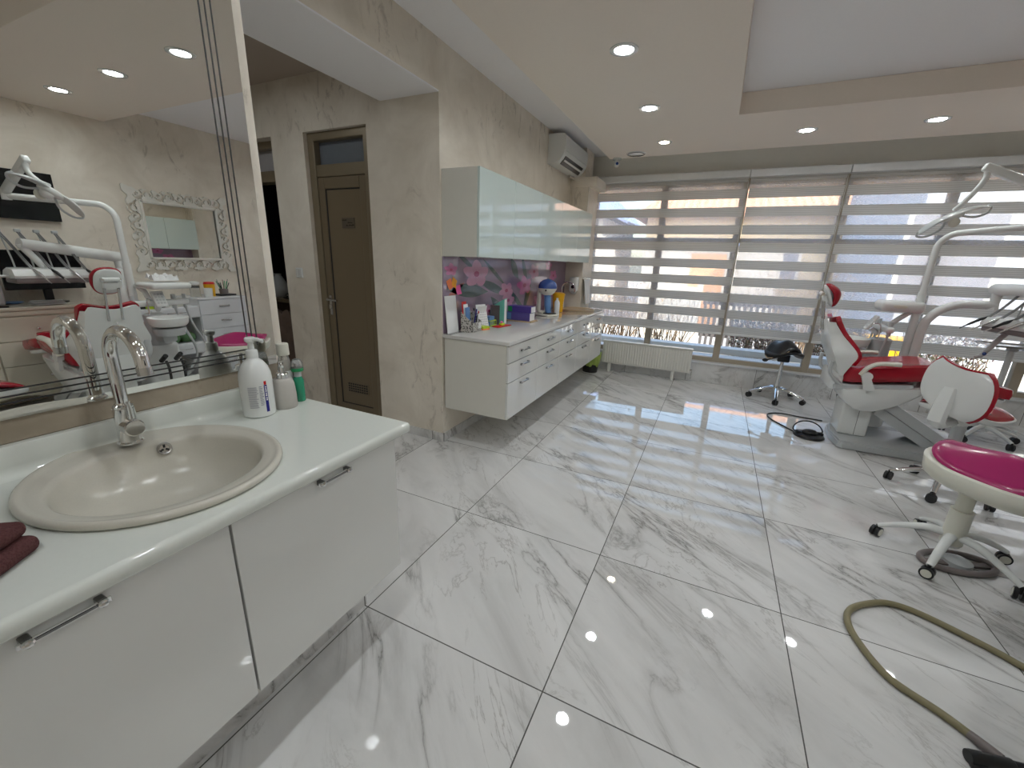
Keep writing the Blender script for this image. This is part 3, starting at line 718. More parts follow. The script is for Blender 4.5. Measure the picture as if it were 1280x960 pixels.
flower(4.80, 1.405, .085, .2, mi=5); flower(4.97, 1.29, .10, 1.0, mi=5); flower(5.0, 1.08, .09, .4, mi=5); flower(4.5, 1.03, .10, .1); flower(3.35, 1.0, .09, .6); flower(2.74, 1.36, .07, .3, mi=5); flower(4.62, 1.2, .07, .9)
mm = mat('splashback_mauve', (0.30, 0.215, 0.30), 0.04, var=.25, scale=3, coat=.6)
o = mu.obj('floral_splashback', [mm, mat('petal_pink', (.60, .30, .44), .05, var=.15, coat=.5), mat('flower_heart', (.42, .07, .17), .05, coat=.5), mat('leaf_print', (.085, .12, .115), .05, var=.2, coat=.5), mat('stamen_print', (.46, .16, .14), .05, coat=.5), mat('petal_deep_pink', (.58, .17, .36), .05, var=.2, coat=.5)], smooth=0)
tag(o, 'glossy purple glass splashback printed with pink blossoms and leaves', 'splashback')

# lower drawer units, 5 x 3 drawers
for i in range(NU):
    a, b = UY0 + i * du, UY0 + (i + 1) * du
    t = thing('drawer_unit', 'white gloss floating drawer unit ' + side_words[i], 'cabinet', (WX, (a + b) / 2, .29), 0, 'drawer units under the worktop')
    hb = (b - a) / 2
    MB().box((0.013, -hb, .0), (.547, hb - .0005, .563), .001, 1).obj('carcass', M_greige, t, smooth=0)
    for (z0, z1, hz) in ((.0, .281, .245), (.2865, .429, .39), (.4345, .559, .50)):
        d_ = MB().box((.5475, -hb + .0015, z0), (.566, hb - .002, z1), .0015, 1).obj('drawer', M_white, t, smooth=0)
        bar_handle(d_, -.075, .075, .566, hz)
t = thing('stone_worktop', 'long pale stone worktop over the white drawer units', 'countertop', (0, 0, 0))
MB().box((WX + .0005, UY0 - .008, .855), (-1.262, 5.425, .885), .005, 2).obj('slab', M_worktop, t, smooth=40)

# ------------------------------------------------------------------ things on the worktop
CZT = 0.8855
t = thing('paper_holder', 'white A4 sheets in a clear stand against the splashback at the near end', 'paper', (-1.793, 2.715, CZT))
MB().box((-.004, -.075, 0), (.0, .075, .285), M=T((0, 0, 0), (0, R(-6), 0))).obj('sheet', M_paper, t, smooth=0)
MB().box((-.01, -.08, 0), (.03, .08, .004)).obj('stand', M_clear, t, smooth=0)
t = thing('pen_box', 'leopard print desk organiser box with sloping front full of pens', 'pen holder', (-1.735, 2.89, CZT), R(6))
pb = MB(); prof = [(-.055, 0), (.05, 0), (.05, .075), (-.055, .155)]
def sweep_yl(mb, prof, ya, yb, mi=0): return mb.prism(prof, yb - ya, Matrix(((1, 0, 0, 0), (0, 0, 1, ya), (0, 1, 0, 0), (0, 0, 0, 1))), mi)
for ya in (-.085, .081): sweep_yl(pb, prof, ya, ya + .004)
pb.box((.046, -.085, 0), (.05, .085, .075)).box((-.055, -.085, 0), (-.051, .085, .155)).box((-.055, -.085, 0), (.05, .085, .004))
pb.obj('box', M_leopard, t, smooth=0)
MB().box((.0505, .02, .02), (.0515, .075, .065)).obj('front_label', M_paper, t, smooth=0)
def pen(dx, dy, h_, ang, mats_, label, r=.0045):
    p = thing('pen', label, 'pen', (-1.735 + dx, 2.89 + dy, CZT + .0045), 0, 'pens in the leopard print box')
    p.rotation_euler = ang
    MB().cyl((0, 0, .001), (0, 0, h_), r, 10).obj('barrel', mats_[0], p); MB().cyl((0, 0, h_), (0, 0, h_ + .02), r * 1.05, 10).obj('cap', mats_[1], p)
for (dx, dy, h_, ax, ay, m1, m2, lb_) in ((.02, .05, .14, 8, 10, M_paper, M_redpl, 'white pen with red cap standing in the leopard print box'), (.0, .03, .15, -6, 6, M_navy, M_navy, 'dark blue pen standing in the leopard print box'), (.03, .0, .13, 5, 12, M_black, M_steel, 'black pen with steel cap leaning in the leopard print box'), (-.01, .065, .16, 12, 4, M_steel, M_black, 'grey pen with black cap at the right of the leopard print box')):
    pen(dx, dy, h_, (R(ax), R(ay), 0), (m1, m2), lb_)
for (x, z, col, nm, lb_, h_) in ((-.030, .0, M_redpl, 'booklet', 'red booklet standing at the back of the leopard print box', .23), (-.022, .0, M_paper, 'booklet', 'white leaflet with blue print standing in the leopard print box', .21), (-.012, .0, M_bluepl, 'booklet', 'light blue card pack in front of the leaflets in the box', .185)):
    o = MB().box((0, -.04, 0), (.005, .035, h_), .001, 1).obj(nm, col, smooth=0); o.location = (-1.735 + x, 2.88 + x, CZT + .0045); o.rotation_euler = (0, R(-5), R(6)); tag(o, lb_, 'booklet')
t = thing('desk_calendar', 'white tilted desk calendar card with rows of small print', 'calendar', (-1.752, 3.10, CZT), R(-18))
MB().box((0, -.055, 0.001), (.003, .055, .20), M=T((0.02, 0, 0), (0, R(-16), 0))).box((0, -.05, 0.001), (.002, .05, .19), M=T((-.055, 0, 0), (0, R(16), 0))).obj('card', M_paper, t, smooth=0)
pr = MB()
for r_ in range(6):
    for c_ in range(5): pr.box((.0031, -.045 + c_ * .02, .03 + r_ * .02), (.0036, -.036 + c_ * .02, .035 + r_ * .02), M=T((0.02, 0, 0), (0, R(-16), 0)))
pr.box((.0031, -.03, .17), (.0036, .03, .18), M=T((0.02, 0, 0), (0, R(-16), 0)))
pr.obj('print', M_marker, t, smooth=0)
t = thing('note_block', 'yellow and coral block of sticky notes in front of the calendar', 'sticky notes', (-1.70, 3.02, CZT), R(-15))
MB().box((-.038, -.038, 0), (.038, .038, .012)).obj('lower_notes', M_coral, t, smooth=0); MB().box((-.037, -.038, .0122), (.038, .037, .028)).obj('upper_notes', M_lime, t, smooth=0)
t = thing('card_rack', 'lime green wire card rack with blue card boxes', 'rack', (-1.765, 3.225, CZT))
rk = MB()
for y in (-.05, -.025, 0, .025, .05): rk.tube([(.05, y, .0), (.05, y, .05), (-.04, y, .055), (-.04, y, 0.0)], .003, 6)
for z in (.01, .05): rk.tube([(.05, -.05, z), (.05, .05, z)], .003, 6)
rk.obj('rack', M_lime, t); MB().box((-.03, -.045, .006), (.035, .045, .085), .002).obj('card_box', M_bluepl, t, smooth=0)
t = thing('file_box', 'mint green magazine file box with white spine', 'file holder', (-1.745, 3.385, CZT), R(8))
fb = MB(); fb.prism([(-.07, 0), (.06, 0), (.06, .23), (-.07, .15)], .075, Matrix(((1, 0, 0, 0), (0, 0, 1, -.0375), (0, 1, 0, 0), (0, 0, 0, 1))))
fb.obj('box', M_teal, t, smooth=0); MB().box((.0605, -.03, .01), (.0615, .03, .222)).obj('spine_label', M_paper, t, smooth=0)
MB().box((-.065, -.043, .0), (.02, -.0385, .17)).obj('dark_folder', M_fence, t, smooth=0)
t = thing('pen_tray', 'flat red pen tray with yellow and pink erasers in front of the file box', 'tray', (-1.655, 3.27, CZT), R(-8))
MB().box((-.035, -.10, 0), (.035, .10, .009), .004).obj('tray', M_redpl, t); MB().box((-.012, -.03, .0095), (.02, .02, .03), .005).obj('yellow_eraser', M_lime, t); MB().ell((0, -.005, .037), (.013, .013, .009)).obj('pink_eraser', M_pink, t)
t = thing('tissue_tray', 'thin beige tray under the two purple glove boxes', 'tray', (-1.675, 3.72, CZT))
MB().box((-.145, -.085, 0), (.145, .085, .008), .003).obj('tray', M_wood, t)
for (z, m_, m2_, lb_, gr) in ((.0085, M_violet, M_bluepl, 'violet glove box, the lower of the two stacked on the beige tray', .075), (.084, M_purple, M_green, 'dark purple glove box lying on top of the violet box', .06)):
    g = thing('glove_box', lb_, 'box', (-1.68 + z * .1, 3.72, CZT + z), R(2 if z > .05 else 0), 'glove boxes')
    MB().box((-.12, -.06, 0), (.12, .06, gr), .002, 1).obj('carton', m_, g, smooth=0); MB().box((-.119, -.0606, .006), (-.075, -.0601, gr - .006)).obj('colour_patch', m2_, g, smooth=0); MB().box((.1203, -.057, .003), (.121, .057, gr - .003)).obj('end_label', M_paper, g, smooth=0)
t = thing('table_lamp', 'dome-headed table device with blue cap on a white and blue stand', 'desk lamp', (-1.63, 4.28, CZT), R(-25))
MB().box((-.09, -.075, 0), (.10, .075, .022), .006).box((-.085, -.06, .022), (.0, .05, .05), .008).obj('base', M_ivory, t); MB().box((.0, -.05, .0225), (.095, .06, .034), .004).obj('black_pad', M_black, t)
MB().box((-.085, -.075, .04), (-.045, -.04, .32), .008).obj('side_arm', M_ivory, t); MB().tube([(.03, .0, .03), (.015, .0, .12), (.005, 0, .23)], [.030, .036, .036], 18).obj('blue_column', M_bluepl, t)
hd = MB().lathe([(0, -.075), (.05, -.068), (.085, -.035), (.098, -.004), (.1, .0)], 28, M=T((.0, 0, .29))).obj('head', M_ivory, t)
MB().lathe([(.1, .0), (.099, .03), (.085, .062), (.05, .088), (0, .10)], 28, M=T((.0, 0, .2905))).obj('blue_cap', M_blue, hd); MB().ell((.055, -.077, .272), (.010, .010, .010)).obj('dark_button', M_black, hd)
t = thing('spray_bottle', 'slim white bottle standing beside the dome lamp', 'bottle', (-1.555, 4.40, CZT))
MB().lathe([(0, 0), (.028, 0), (.03, .005), (.03, .13), (.022, .155), (.012, .165), (.012, .185), (0, .187)], 20).obj('bottle_body', M_shellw, t)
t = thing('white_canister', 'slim white canister behind the dome lamp', 'canister', (-1.69, 4.44, CZT))
MB().lathe([(0, 0), (.03, 0), (.03, .2), (.02, .215), (.02, .235), (0, .235)], 20).obj('canister_body', M_shellw, t)
def sharps(x, y, mat_b, mat_l, lb_, s_=1.0):
    q = thing('sharps_container', lb_, 'container', (x, y, CZT), R(20), 'sharps containers by the round sink')
    MB().lathe([(0, 0), (.055 * s_, 0), (.07 * s_, .19 * s_), (0, .19 * s_)], 22).obj('tub', mat_b, q)
    MB().lathe([(0, .19 * s_), (.074 * s_, .19 * s_), (.074 * s_, .212 * s_), (.05 * s_, .222 * s_), (0, .222 * s_)], 22).obj('lid', mat_l, q)
    MB().box((.058 * s_, -.02, .06), (.066 * s_, .02, .12)).obj('label_patch', M_paper, q, smooth=0)
sharps(-1.66, 4.74, M_yellow, M_yellow, 'yellow sharps container nearest the dome lamp'); sharps(-1.73, 4.92, M_redpl, M_redpl, 'red sharps container behind the yellow tub', .95)
t = thing('round_sink', 'beige composite sink set into the window end of the worktop', 'sink', (-1.545, 5.13, .8845))
loft_rings(MB(), [(0, 0, .2, .2, .0), (0, 0, .215, .215, .001), (0, 0, .218, .218, .012), (0, 0, .20, .20, .016), (0, 0, .185, .185, .010), (0, 0, .17, .17, .004), (0, 0, .02, .02, .0035)], 48, cap1=True).obj('bowl', M_beigeply, t, smooth=60)
t = thing('sink_faucet', 'chrome swan-neck tap over the beige sink', 'faucet', (-1.79, 5.20, .8855))
MB().lathe([(0, 0), (.028, 0), (.024, .02), (.02, .09), (0, .09)], 20).obj('body', M_chrome, t)
MB().tube([(0, 0, .08), (0, 0, .24)] + [(.09 - .09 * math.cos(a), -.0 * a, .24 + .09 * math.sin(a)) for a in [i * PI / 10 for i in range(1, 11)]] + [(.182, 0, .215)], .011, 14).obj('spout', M_chrome, t, smooth=60)
MB().cyl((0, -.02, .06), (.03, -.07, .09), .006, 10).obj('lever', M_chrome, t)
t = thing('soap_dispenser_wall', 'white wall soap dispenser on the column above the beige sink', 'soap dispenser', (-1.685, 5.43, 1.05))
MB().box((-.055, -.10, .04), (.055, -.0005, .225), .022, 4).obj('housing', M_shellw, t); MB().lathe([(0, 0), (.018, 0), (.022, .006), (0, .006)], 18, M=T((0, -.1, .10), (R(90), 0, 0))).obj('dark_window', M_black, t); MB().box((-.03, -.085, 0.008), (.03, -.02, .045), .012, 3).obj('nozzle', M_grey, t)
t = thing('hanging_towel', 'white paper towel hanging on the side of the column', 'towel', (-1.60, 5.47, .93))
g = []
for i in range(9):
    rw = []
    for j in range(22):
        y = -.02 + j * .012; z = .33 - i * .041; rw.append((.024 + .012 * math.sin(j * 1.1 + i * .2) * (.3 + i / 9) + .03 * (i / 8), y + .0, z + .012 * math.sin(j * .6) * (i == 0)))
    g.append(rw)
MB().sheet(g, .006).obj('towel_sheet', M_paper, t, smooth=60)
MB().box((.001, -.03, .315), (.045, .245, .335), .008).obj('holder', M_shellw, t)
# sticky notes on the splashback
for (y, z, m_, a, lb_) in ((2.775, 1.262, M_orange, -28, 'orange sticky note curling off the splashback'), (2.835, 1.208, M_pink, 6, 'pink sticky note on the splashback under the orange one'), (2.715, 1.255, M_coral, 20, 'brown-red sticky note at the left edge of the splashback')):
    g = [[(.0 + .012 * (i / 6) ** 2, -.032 + .064 * j / 4, .035 - i * .07 / 6) for j in range(5)] for i in range(7)]
    o = MB().sheet(g, .0006).obj('sticky_note', m_, smooth=0); o.location = (WX + .0088, y, z); o.rotation_euler = (R(a), 0, 0); tag(o, lb_, 'sticky note')

# ------------------------------------------------------------------ air conditioner, radiator, bin, switch
t = thing('air_conditioner', 'white split air conditioner high on the left wall', 'air conditioner', (WX, 5.0, 2.455))
def sweep_y2(mb, prof, ya, yb, mi=0): return mb.prism(prof, yb - ya, Matrix(((1, 0, 0, 0), (0, 0, 1, ya), (0, 1, 0, 0), (0, 0, 0, 1))), mi)
acp = [(.001, 0), (.085, 0), (.125, .018), (.155, .045), (.185, .09), (.20, .15), (.203, .21), (.198, .255), (.18, .277), (.15, .282), (.001, .282)]
sweep_y2(MB(), acp, -.40, .40).obj('body', M_shellw, t, smooth=30)
ACM = Matrix(((.640, 0, .768, .113), (0, 1, 0, 0), (.768, 0, -.640, .0055), (0, 0, 0, 1)))
MB().box((.004, -.33, .004), (.098, .30, .0115), M=ACM).obj('air_outlet', M_black, t, smooth=0)
MB().box((.045, -.31, .010), (.066, .28, .020), .003, 2, M=ACM).obj('flap', M_shellw, t, smooth=0)
MB().box((.199, -.39, .062 + .05), (.2045, .39, .114)).obj('panel_seam', M_grey, t, smooth=0)
MB().tube(spl([(.05, .36, -.004), (.06, .38, -.02), (.06, .30, -.025), (.05, .2, -.02)], 5), .012, 10).obj('drain_pipe', M_pipe, t)
t = thing('radiator', 'white ribbed panel radiator under the left window', 'radiator', (-.73, 5.75, 0))
rd = MB().box((-.575, -.03, .125), (.575, .03, .43), .006)
for i in range(33): rd.box((-.548 + i * .034, -.037, .145), (-.548 + i * .034 + .019, -.029, .41), .004, 2)
rd.obj('panel', M_rad, t, smooth=0); MB().box((-.578, -.045, .43), (.578, .045, .442), .003).obj('top_grille', M_rad, t, smooth=0)
for x in (-.47, .37): MB().box((x - .02, -.02, 0), (x + .02, .02, .13), .003).obj('foot', M_rad, t, smooth=0)
MB().cyl((.565, .0, .16), (.60, .0, .16), .014).cyl((.595, 0, .05), (.595, 0, .16), .008).obj('valve', M_chrome, t)
t = thing('waste_bin', 'black waste bin lined with a lime green bag under the worktop end', 'bin', (-1.43, 5.60, 0))
MB().lathe([(0, 0), (.10, 0), (.125, .25), (.12, .25), (.09, .01)][:3] + [(.118, .25), (0, .24)], 28).obj('tub', M_black, t)
bg_ = MB(); prof = [(.104, .09), (.122, .12), (.130, .2), (.138, .255), (.134, .275), (.11, .262), (.0, .245)]
vs, fs = [], []; n_ = 48
for (r_, z) in prof:
    for k in range(n_):
        a = 2 * PI * k / n_; q = r_ * (1 + .045 * math.sin(7 * a + z * 40) + .03 * math.sin(13 * a)); vs.append((q * math.cos(a), q * math.sin(a), z + .012 * math.sin(5 * a)))
for i in range(len(prof) - 1):
    for k in range(n_): fs.append((i * n_ + k, i * n_ + (k + 1) % n_, (i + 1) * n_ + (k + 1) % n_, (i + 1) * n_ + k))
bg_.add(vs, fs).obj('bin_bag', M_greenbag, t, smooth=60)
t = thing('light_switch', 'white double light switch on the hall wall beside the closed door', 'switch', (-3.335, HY, 1.235))
MB().box((-.042, -.012, 0), (.042, -.0005, .085), .005).obj('plate', M_shellw, t, smooth=0)
for x in (-.033, .002): MB().box((x, -.016, .012), (x + .031, -.012, .073), .002).obj('rocker', M_white, t, smooth=0)

# ------------------------------------------------------------------ window blinds
def blind(x0, x1, lb_):
    t = thing('zebra_blind', lb_, 'blind', ((x0 + x1) / 2, 5.875, .64), 0, 'zebra roller blinds'); h = (x1 - x0) / 2
    MB().box((-h - .012, -.075, 1.805), (h + .012, .028, 1.885), .008).obj('cassette', mat('cassette_white', (.74, .74, .73), .3), t, smooth=0)
    MB().box((-h, -.0015, .02), (h, -.0007, 1.82)).obj('sheer_fabric', M_sheer, t, smooth=0)
    zs = [(2.335 - k * .1975, 2.335 - k * .1975 - .104) for k in range(9)] + [(2.46, 2.405)]
    for (za, zb_) in zs:
        MB().box((-h, -.0105, zb_ - .64), (h, -.0075, za - .64), .001, 1).obj('fabric_band', M_bandf, t, smooth=0)
    MB().box((-h, -.016, 0), (h, .008, .026), .006).obj('bottom_bar', mat('bottom_bar_white', (.74, .74, .73), .3), t, smooth=0)
    MB().tube([(h + .006, -.02, 1.81), (h + .006, -.022, .9), (h + .006, -.02, .5)], .0022, 6).cyl((h + .006, -.022, .62), (h + .006, -.022, .70), .006, 8).obj('pull_cord', M_shellw, t)
    for x in (-h + .1, h - .1): MB().box((x - .02, -.03, 1.885), (x + .02, .0, 1.893)).obj('bracket', M_rubber, t, smooth=0)
blind(-1.60, .135, 'wide zebra roller blind at the left, above the radiator')
blind(.162, 1.06, 'narrow zebra roller blind in the middle, behind the black stool')
blind(1.088, 3.50, 'wide zebra roller blind at the right, behind the dental chair')

# ------------------------------------------------------------------ outdoors
struct('trim_5', MB().box((-1.9, 6.21, 2.43), (3.6, 6.55, 2.50)).box((-1.9, 6.21, 2.405), (3.6, 6.25, 2.43)), mat('eave_wood', (.42, .25, .13), .7, var=.25, scale=4), smooth=0)
struct('ground', MB().box((-30, 6.2, -.4), (30, 45, -.05)), M_ground, smooth=0)
o = MB().box((-1.8, 6.25, .02), (8, 6.42, .12)).box((-1.8, 6.45, .12), (8, 6.7, .24)).box((-1.8, 6.72, .24), (8, 6.95, .33)).obj('terrace_steps', M_terr, smooth=0); o['kind'] = 'structure'
def house(name, lb_, x0, x1, y0, y1, eave, ridge, mw, mr, wins, door_=None):
    t = thing(name, lb_, 'house', ((x0 + x1) / 2, y0, -.05)); h = (x1 - x0) / 2; d = y1 - y0
    MB().box((-h, 0, 0), (h, d, eave + .05)).obj('walls', mw, t, smooth=0)
    r_ = MB(); e = .45
    vs = [(-h - e, -e, eave), (h + e, -e, eave), (h + e, d + e, eave), (-h - e, d + e, eave), (-h + .6, d / 2, ridge), (h - .6, d / 2, ridge)]
    vs2 = [(v[0], v[1], v[2] + .09) for v in vs]
    fs = [(0, 1, 5, 4), (1, 2, 5), (2, 3, 4, 5), (3, 0, 4)]
    r_.add(vs + vs2, [f[::-1] for f in fs] + [tuple(i + 6 for i in f) for f in fs] + [(0, 1, 7, 6), (1, 2, 8, 7), (2, 3, 9, 8), (3, 0, 6, 9)])
    r_.obj('roof', mr, t, smooth=0)
    for (a, z, w_, h_) in wins:
        f = MB().box((a - .08, -.05, z - .08), (a + w_ + .08, .02, z + h_ + .08)).obj('window', M_shellw, t, smooth=0)
        MB().box((a, -.06, z), (a + w_, -.045, z + h_)).obj('pane', M_winglassdark, f, smooth=0)
    return t
house('house', 'cream house with orange tiled roof seen through the blinds', -2.6, 7.0, 16.5, 24, 3.15, 4.75, M_creamwall, M_roof, [(-3.6, 1.0, 1.0, 1.3), (-1.2, 1.0, 1.2, 1.3), (1.5, .6, 1.0, 2.0), (3.2, 1.0, 1.2, 1.3)])
house('house', 'house with blue metal roof seen at the left of the blinds', -9.8, -3.7, 14.5, 20, 2.95, 4.2, M_sunwhite, M_blueroof, [(.4, .9, 1.0, 1.3), (1.9, .3, .8, 1.9), (-1.6, 1.0, 1.2, 1.2)])
house('house', 'pale blue-white house behind the dental chair at the right', 3.0, 12.0, 10.0, 15.4, 4.3, 6.0, M_sunblue, M_roof, [(-4.6, 1.0, 1.2, 1.5), (-2.2, 1.0, 1.2, 1.5), (-.4, 1.6, 1.4, 1.4)])
t = thing('shed', 'low cream shed beyond the hedge left of the middle window', 'shed', (-.2, 12.0, -.05))
MB().box((-1.7, 0, 0), (1.5, 2.2, 2.05)).obj('walls', M_sunwhite, t, smooth=0); MB().box((-1.85, -.2, 2.05), (1.65, 2.4, 2.15)).obj('roof', M_blueroof, t, smooth=0); MB().box((-.5, -.02, 0), (.3, .0, 1.85)).obj('shed_door', mat('shed_door_peach', (.68, .38, .2), .7), t, smooth=0)
t = thing('garden_wall', 'sunlit apricot garden wall at the far left outside the window', 'wall', (-4.6, 10.5, -.05))
MB().box((-4.0, 0, 0), (1.6, .25, 1.7)).obj('masonry', mat('apricot_render', (.78, .45, .24), .85, var=.2, scale=3), t, smooth=0); MB().box((-4.05, -.04, 1.7), (1.65, .29, 1.78)).obj('coping', M_terr, t, smooth=0)
t = thing('white_gate_panel', 'white garden gate panel between the dry shrubs and the dark fence', 'gate', (-.75, 8.6, -.05))
MB().box((-.42, 0, .05), (.42, .06, 1.15), .01).obj('panel', M_terr, t, smooth=0)
for x in (-.47, .47): MB().box((x - .05, -.01, 0), (x + .05, .09, 1.25), .01).obj('post', M_terr, t, smooth=0)
t = thing('picket_fence', 'dark picket fence behind the hedge', 'fence', (.55, 8.7, -.05))
pf = MB()
for i in range(16): pf.box((-.72 + i * .095, 0, .03), (-.72 + i * .095 + .05, .02, 1.08), .004, 1)
pf.obj('pickets', M_fence, t, smooth=0)
for z in (.25, .85): MB().box((-.74, .02, z), (.80, .05, z + .06)).obj('rail', M_fence, t, smooth=0)
M_autumn = mat('autumn_leaf', (.42, .26, .11), .8, var=.3)
def shrub(name, lb_, x, y, w_, d, h_, n, mats_, leafsz, grp, twigs=60, seed=1, cat='shrub'):
    rnd = random.Random(seed); t = thing(name, lb_, cat, (x, y, -.05), 0, grp)
    tw = MB()
    for i in range(twigs):
        a = rnd.uniform(-1, 1); b = rnd.uniform(-1, 1)
        p0 = Vector((a * w_ * .4, b * d * .3, 0)); p2 = Vector((a * w_ * .5 + rnd.uniform(-.25, .25), b * d * .5 + rnd.uniform(-.15, .15), h_ * rnd.uniform(.6, 1.02))); p1 = (p0 + p2) / 2 + Vector((rnd.uniform(-.12, .12), rnd.uniform(-.1, .1), 0))
        tw.tube([p0, p1, p2], [.010, .003], 5)
        q = p1.lerp(p2, rnd.random()); tw.tube([q, q + Vector((rnd.uniform(-.25, .25), rnd.uniform(-.2, .2), rnd.uniform(.02, .25)))], [.004, .002], 4)
    tw.obj('branches', M_twig, t)
    if n:
        lf = MB()
        for i in range(n):
            c = Vector((rnd.uniform(-.5, .5) * w_, rnd.uniform(-.5, .5) * d, h_ * (.06 + .94 * rnd.random() ** .8)))
            M_ = T(c, (rnd.uniform(0, 6), rnd.uniform(0, 6), rnd.uniform(0, 6))); s_ = leafsz * rnd.uniform(.6, 1.3)
            lf.add([(-s_, 0, 0), (0, s_ * .45, .004), (s_, 0, 0), (0, -s_ * .45, .004)], [(0, 1, 2, 3)], M_, rnd.randrange(len(mats_)))
        lf.obj('foliage', mats_, t, smooth=0)
shrub('hedge_shrub', 'grey-green clipped shrub below the middle blind', .72, 7.5, .85, .40, .78, 2600, [M_leaf, M_leafred, M_terr], .024, 'hedge outside the window', 40, 3)
shrub('hedge_shrub', 'red-brown shrub directly behind the black stool', 1.72, 7.5, .60, .40, .80, 2600, [M_leafred, M_leaf, M_terr], .024, 'hedge outside the window', 40, 4)
shrub('hedge_shrub', 'pale shrub behind the dental chair base', 2.90, 7.5, .85, .40, .80, 2600, [M_leafred, M_terr, M_leaf], .024, 'hedge outside the window', 40, 5)
shrub('dry_shrub', 'bare sunlit twiggy shrub above the left end of the radiator', -1.75, 7.9, 1.2, .8, 1.25, 160, [M_autumn, M_twig], .03, 'bare shrubs outside', 90, 6)
shrub('dry_shrub', 'bare twiggy shrub above the right end of the radiator', -.75, 7.7, .8, .6, 1.0, 80, [M_autumn, M_twig], .03, 'bare shrubs outside', 50, 8)
shrub('dry_shrub', 'tall bare shrub behind the middle blind', 1.3, 9.6, 1.6, .8, 1.7, 120, [M_autumn, M_twig], .03, 'bare shrubs outside', 70, 9)
o = MB().box((2.1, 9.0, -.05), (3.2, 9.5, .42), .04).obj('planter_box', M_yellow, smooth=0); tag(o, 'long yellow planter box seen under the blind behind the dental chair', 'planter')

# ------------------------------------------------------------------ lounge seen through the open door
t = thing('sideboard', 'dark wooden sideboard with pale top in the lounge behind the open door', 'sideboard', (-4.55, 3.42, 0))
MB().box((-.6, -.2, .06), (.6, .2, .90), .006).obj('carcass', M_darkwood, t, smooth=0); MB().box((-.62, -.22, .901), (.62, .22, .94), .006).obj('top', M_midwood, t, smooth=0)
t = thing('white_vase', 'white rounded vase on the sideboard behind the open door', 'vase', (-4.66, 3.36, .9405))
MB().lathe([(0, 0), (.06, 0), (.10, .05), (.105, .11), (.07, .19), (.035, .25), (.04, .27), (0, .27)], 24).obj('vase_body', M_shellw, t)
t = thing('ornament_tray', 'dark tray of small shiny ornaments beside the white vase', 'ornament', (-4.42, 3.34, .9405))
MB().lathe([(0, 0), (.09, 0), (.1, .015), (0, .012)], 20).obj('tray', M_black, t)
for i in range(5): MB().ell((.05 * math.cos(i * 1.3), .05 * math.sin(i * 1.3), .035), (.022, .022, .022), n=12, m=8).obj('ornament', M_steel if i % 2 else M_black, t)
o = MB().box((-4.95, 4.72, .9), (-4.05, 4.745, 1.55), .004).obj('wall_picture', M_brick, smooth=0); tag(o, 'dim rust-coloured picture panel on the lounge wall behind the sideboard', 'picture')
t = thing('tufted_armchair', 'brown velvet button-tufted armchair behind the open door', 'armchair', (-4.18, 2.985, 0))
ab = MB(); g = []
for i in range(15):
    rw = []
    for j in range(25):
        x = -.42 + .84 * j / 24; z = .22 + .62 * i / 14; rw.append((x, -.03 - .030 * abs(math.sin(j * PI / 4 + (i // 3.5 % 2) * PI / 2)) * abs(math.sin(i * PI / 3.5)), z))
    g.append(rw)
ab.sheet(g, -.11).obj('backrest', M_tuft, t, smooth=60)
bt = MB()
for i in range(1, 4):
    for j in range(0, 7): bt.ell((-.42 + .14 * j + (.07 if i % 2 else 0) * (j < 6), -.035, .22 + .62 * i * 3.5 / 14), (.012, .01, .012), n=8, m=6)
bt.obj('buttons', M_darkwood, t)
MB().box((-.42, .02, .2), (.42, .22, .45), .05, 4).obj('seat', M_tuft, t)
for x in (-.38, .38):
    for y in (.0, .18): MB().cyl((x, y, 0), (x, y, .22), .02, 12).obj('leg', M_darkwood, t)

# ------------------------------------------------------------------ right wall, seen in the mirror
FX = XR
t = thing('wall_tv', 'black flat television on the right wall, seen in the mirror', 'television', (FX, 1.35, 1.65))
MB().box((-.05, -.62, 0), (-.008, .60, .41), .004).obj('screen_case', M_screen, t, smooth=0); MB().box((-.052, -.605, .02), (-.0495, .585, .40)).obj('screen', M_screen, t, smooth=0); MB().box((-.01, -.2, .1), (-.0005, .2, .3)).obj('wall_mount', M_black, t, smooth=0)
# carved frame mirror
t = thing('carved_mirror', 'white mirror in a carved openwork scroll frame on the right wall', 'mirror', (FX, 3.0, 1.63))
hy, hz, iy, iz = .52, .44, .37, .285
MB().box((-.010, -iy, -iz), (-.0007, iy, iz)).obj('mirror_glass', M_mirror, t, smooth=0)
fm = MB()
CS = .0065; hole = []
def crescent(c, r0, w0, a0, span): hole.append((c[0], c[1], r0, w0, a0, span))
rw_ = random.Random(5)
def border(p0, p1, n, nrm):
    for i in range(n):
        u = (i + .5) / n; c = (p0[0] + (p1[0] - p0[0]) * u, p0[1] + (p1[1] - p0[1]) * u); q = 1 if i % 2 else -1
        crescent(c, .040, .013, q * 1.1 + (0.4 if nrm else 2.0), 2.2); crescent((c[0] + .004 * q, c[1]), .014, .009, q * -1.0 + 1.5, 2.0)
        crescent((c[0] + (0 if nrm else .035 * q) + (.05 if nrm else 0), c[1] + (.035 * q if nrm else 0) + (0 if nrm else .05)), .024, .010, 2.6 * q, 1.3)
e_ = .078
border((-iy - e_, iz + e_), (iy + e_, iz + e_), 9, True); border((-iy - e_, -iz - e_), (iy + e_, -iz - e_), 9, True); border((-iy - e_, -iz + .02), (-iy - e_, iz - .02), 6, False); border((iy + e_, -iz + .02), (iy + e_, iz - .02), 6, False)
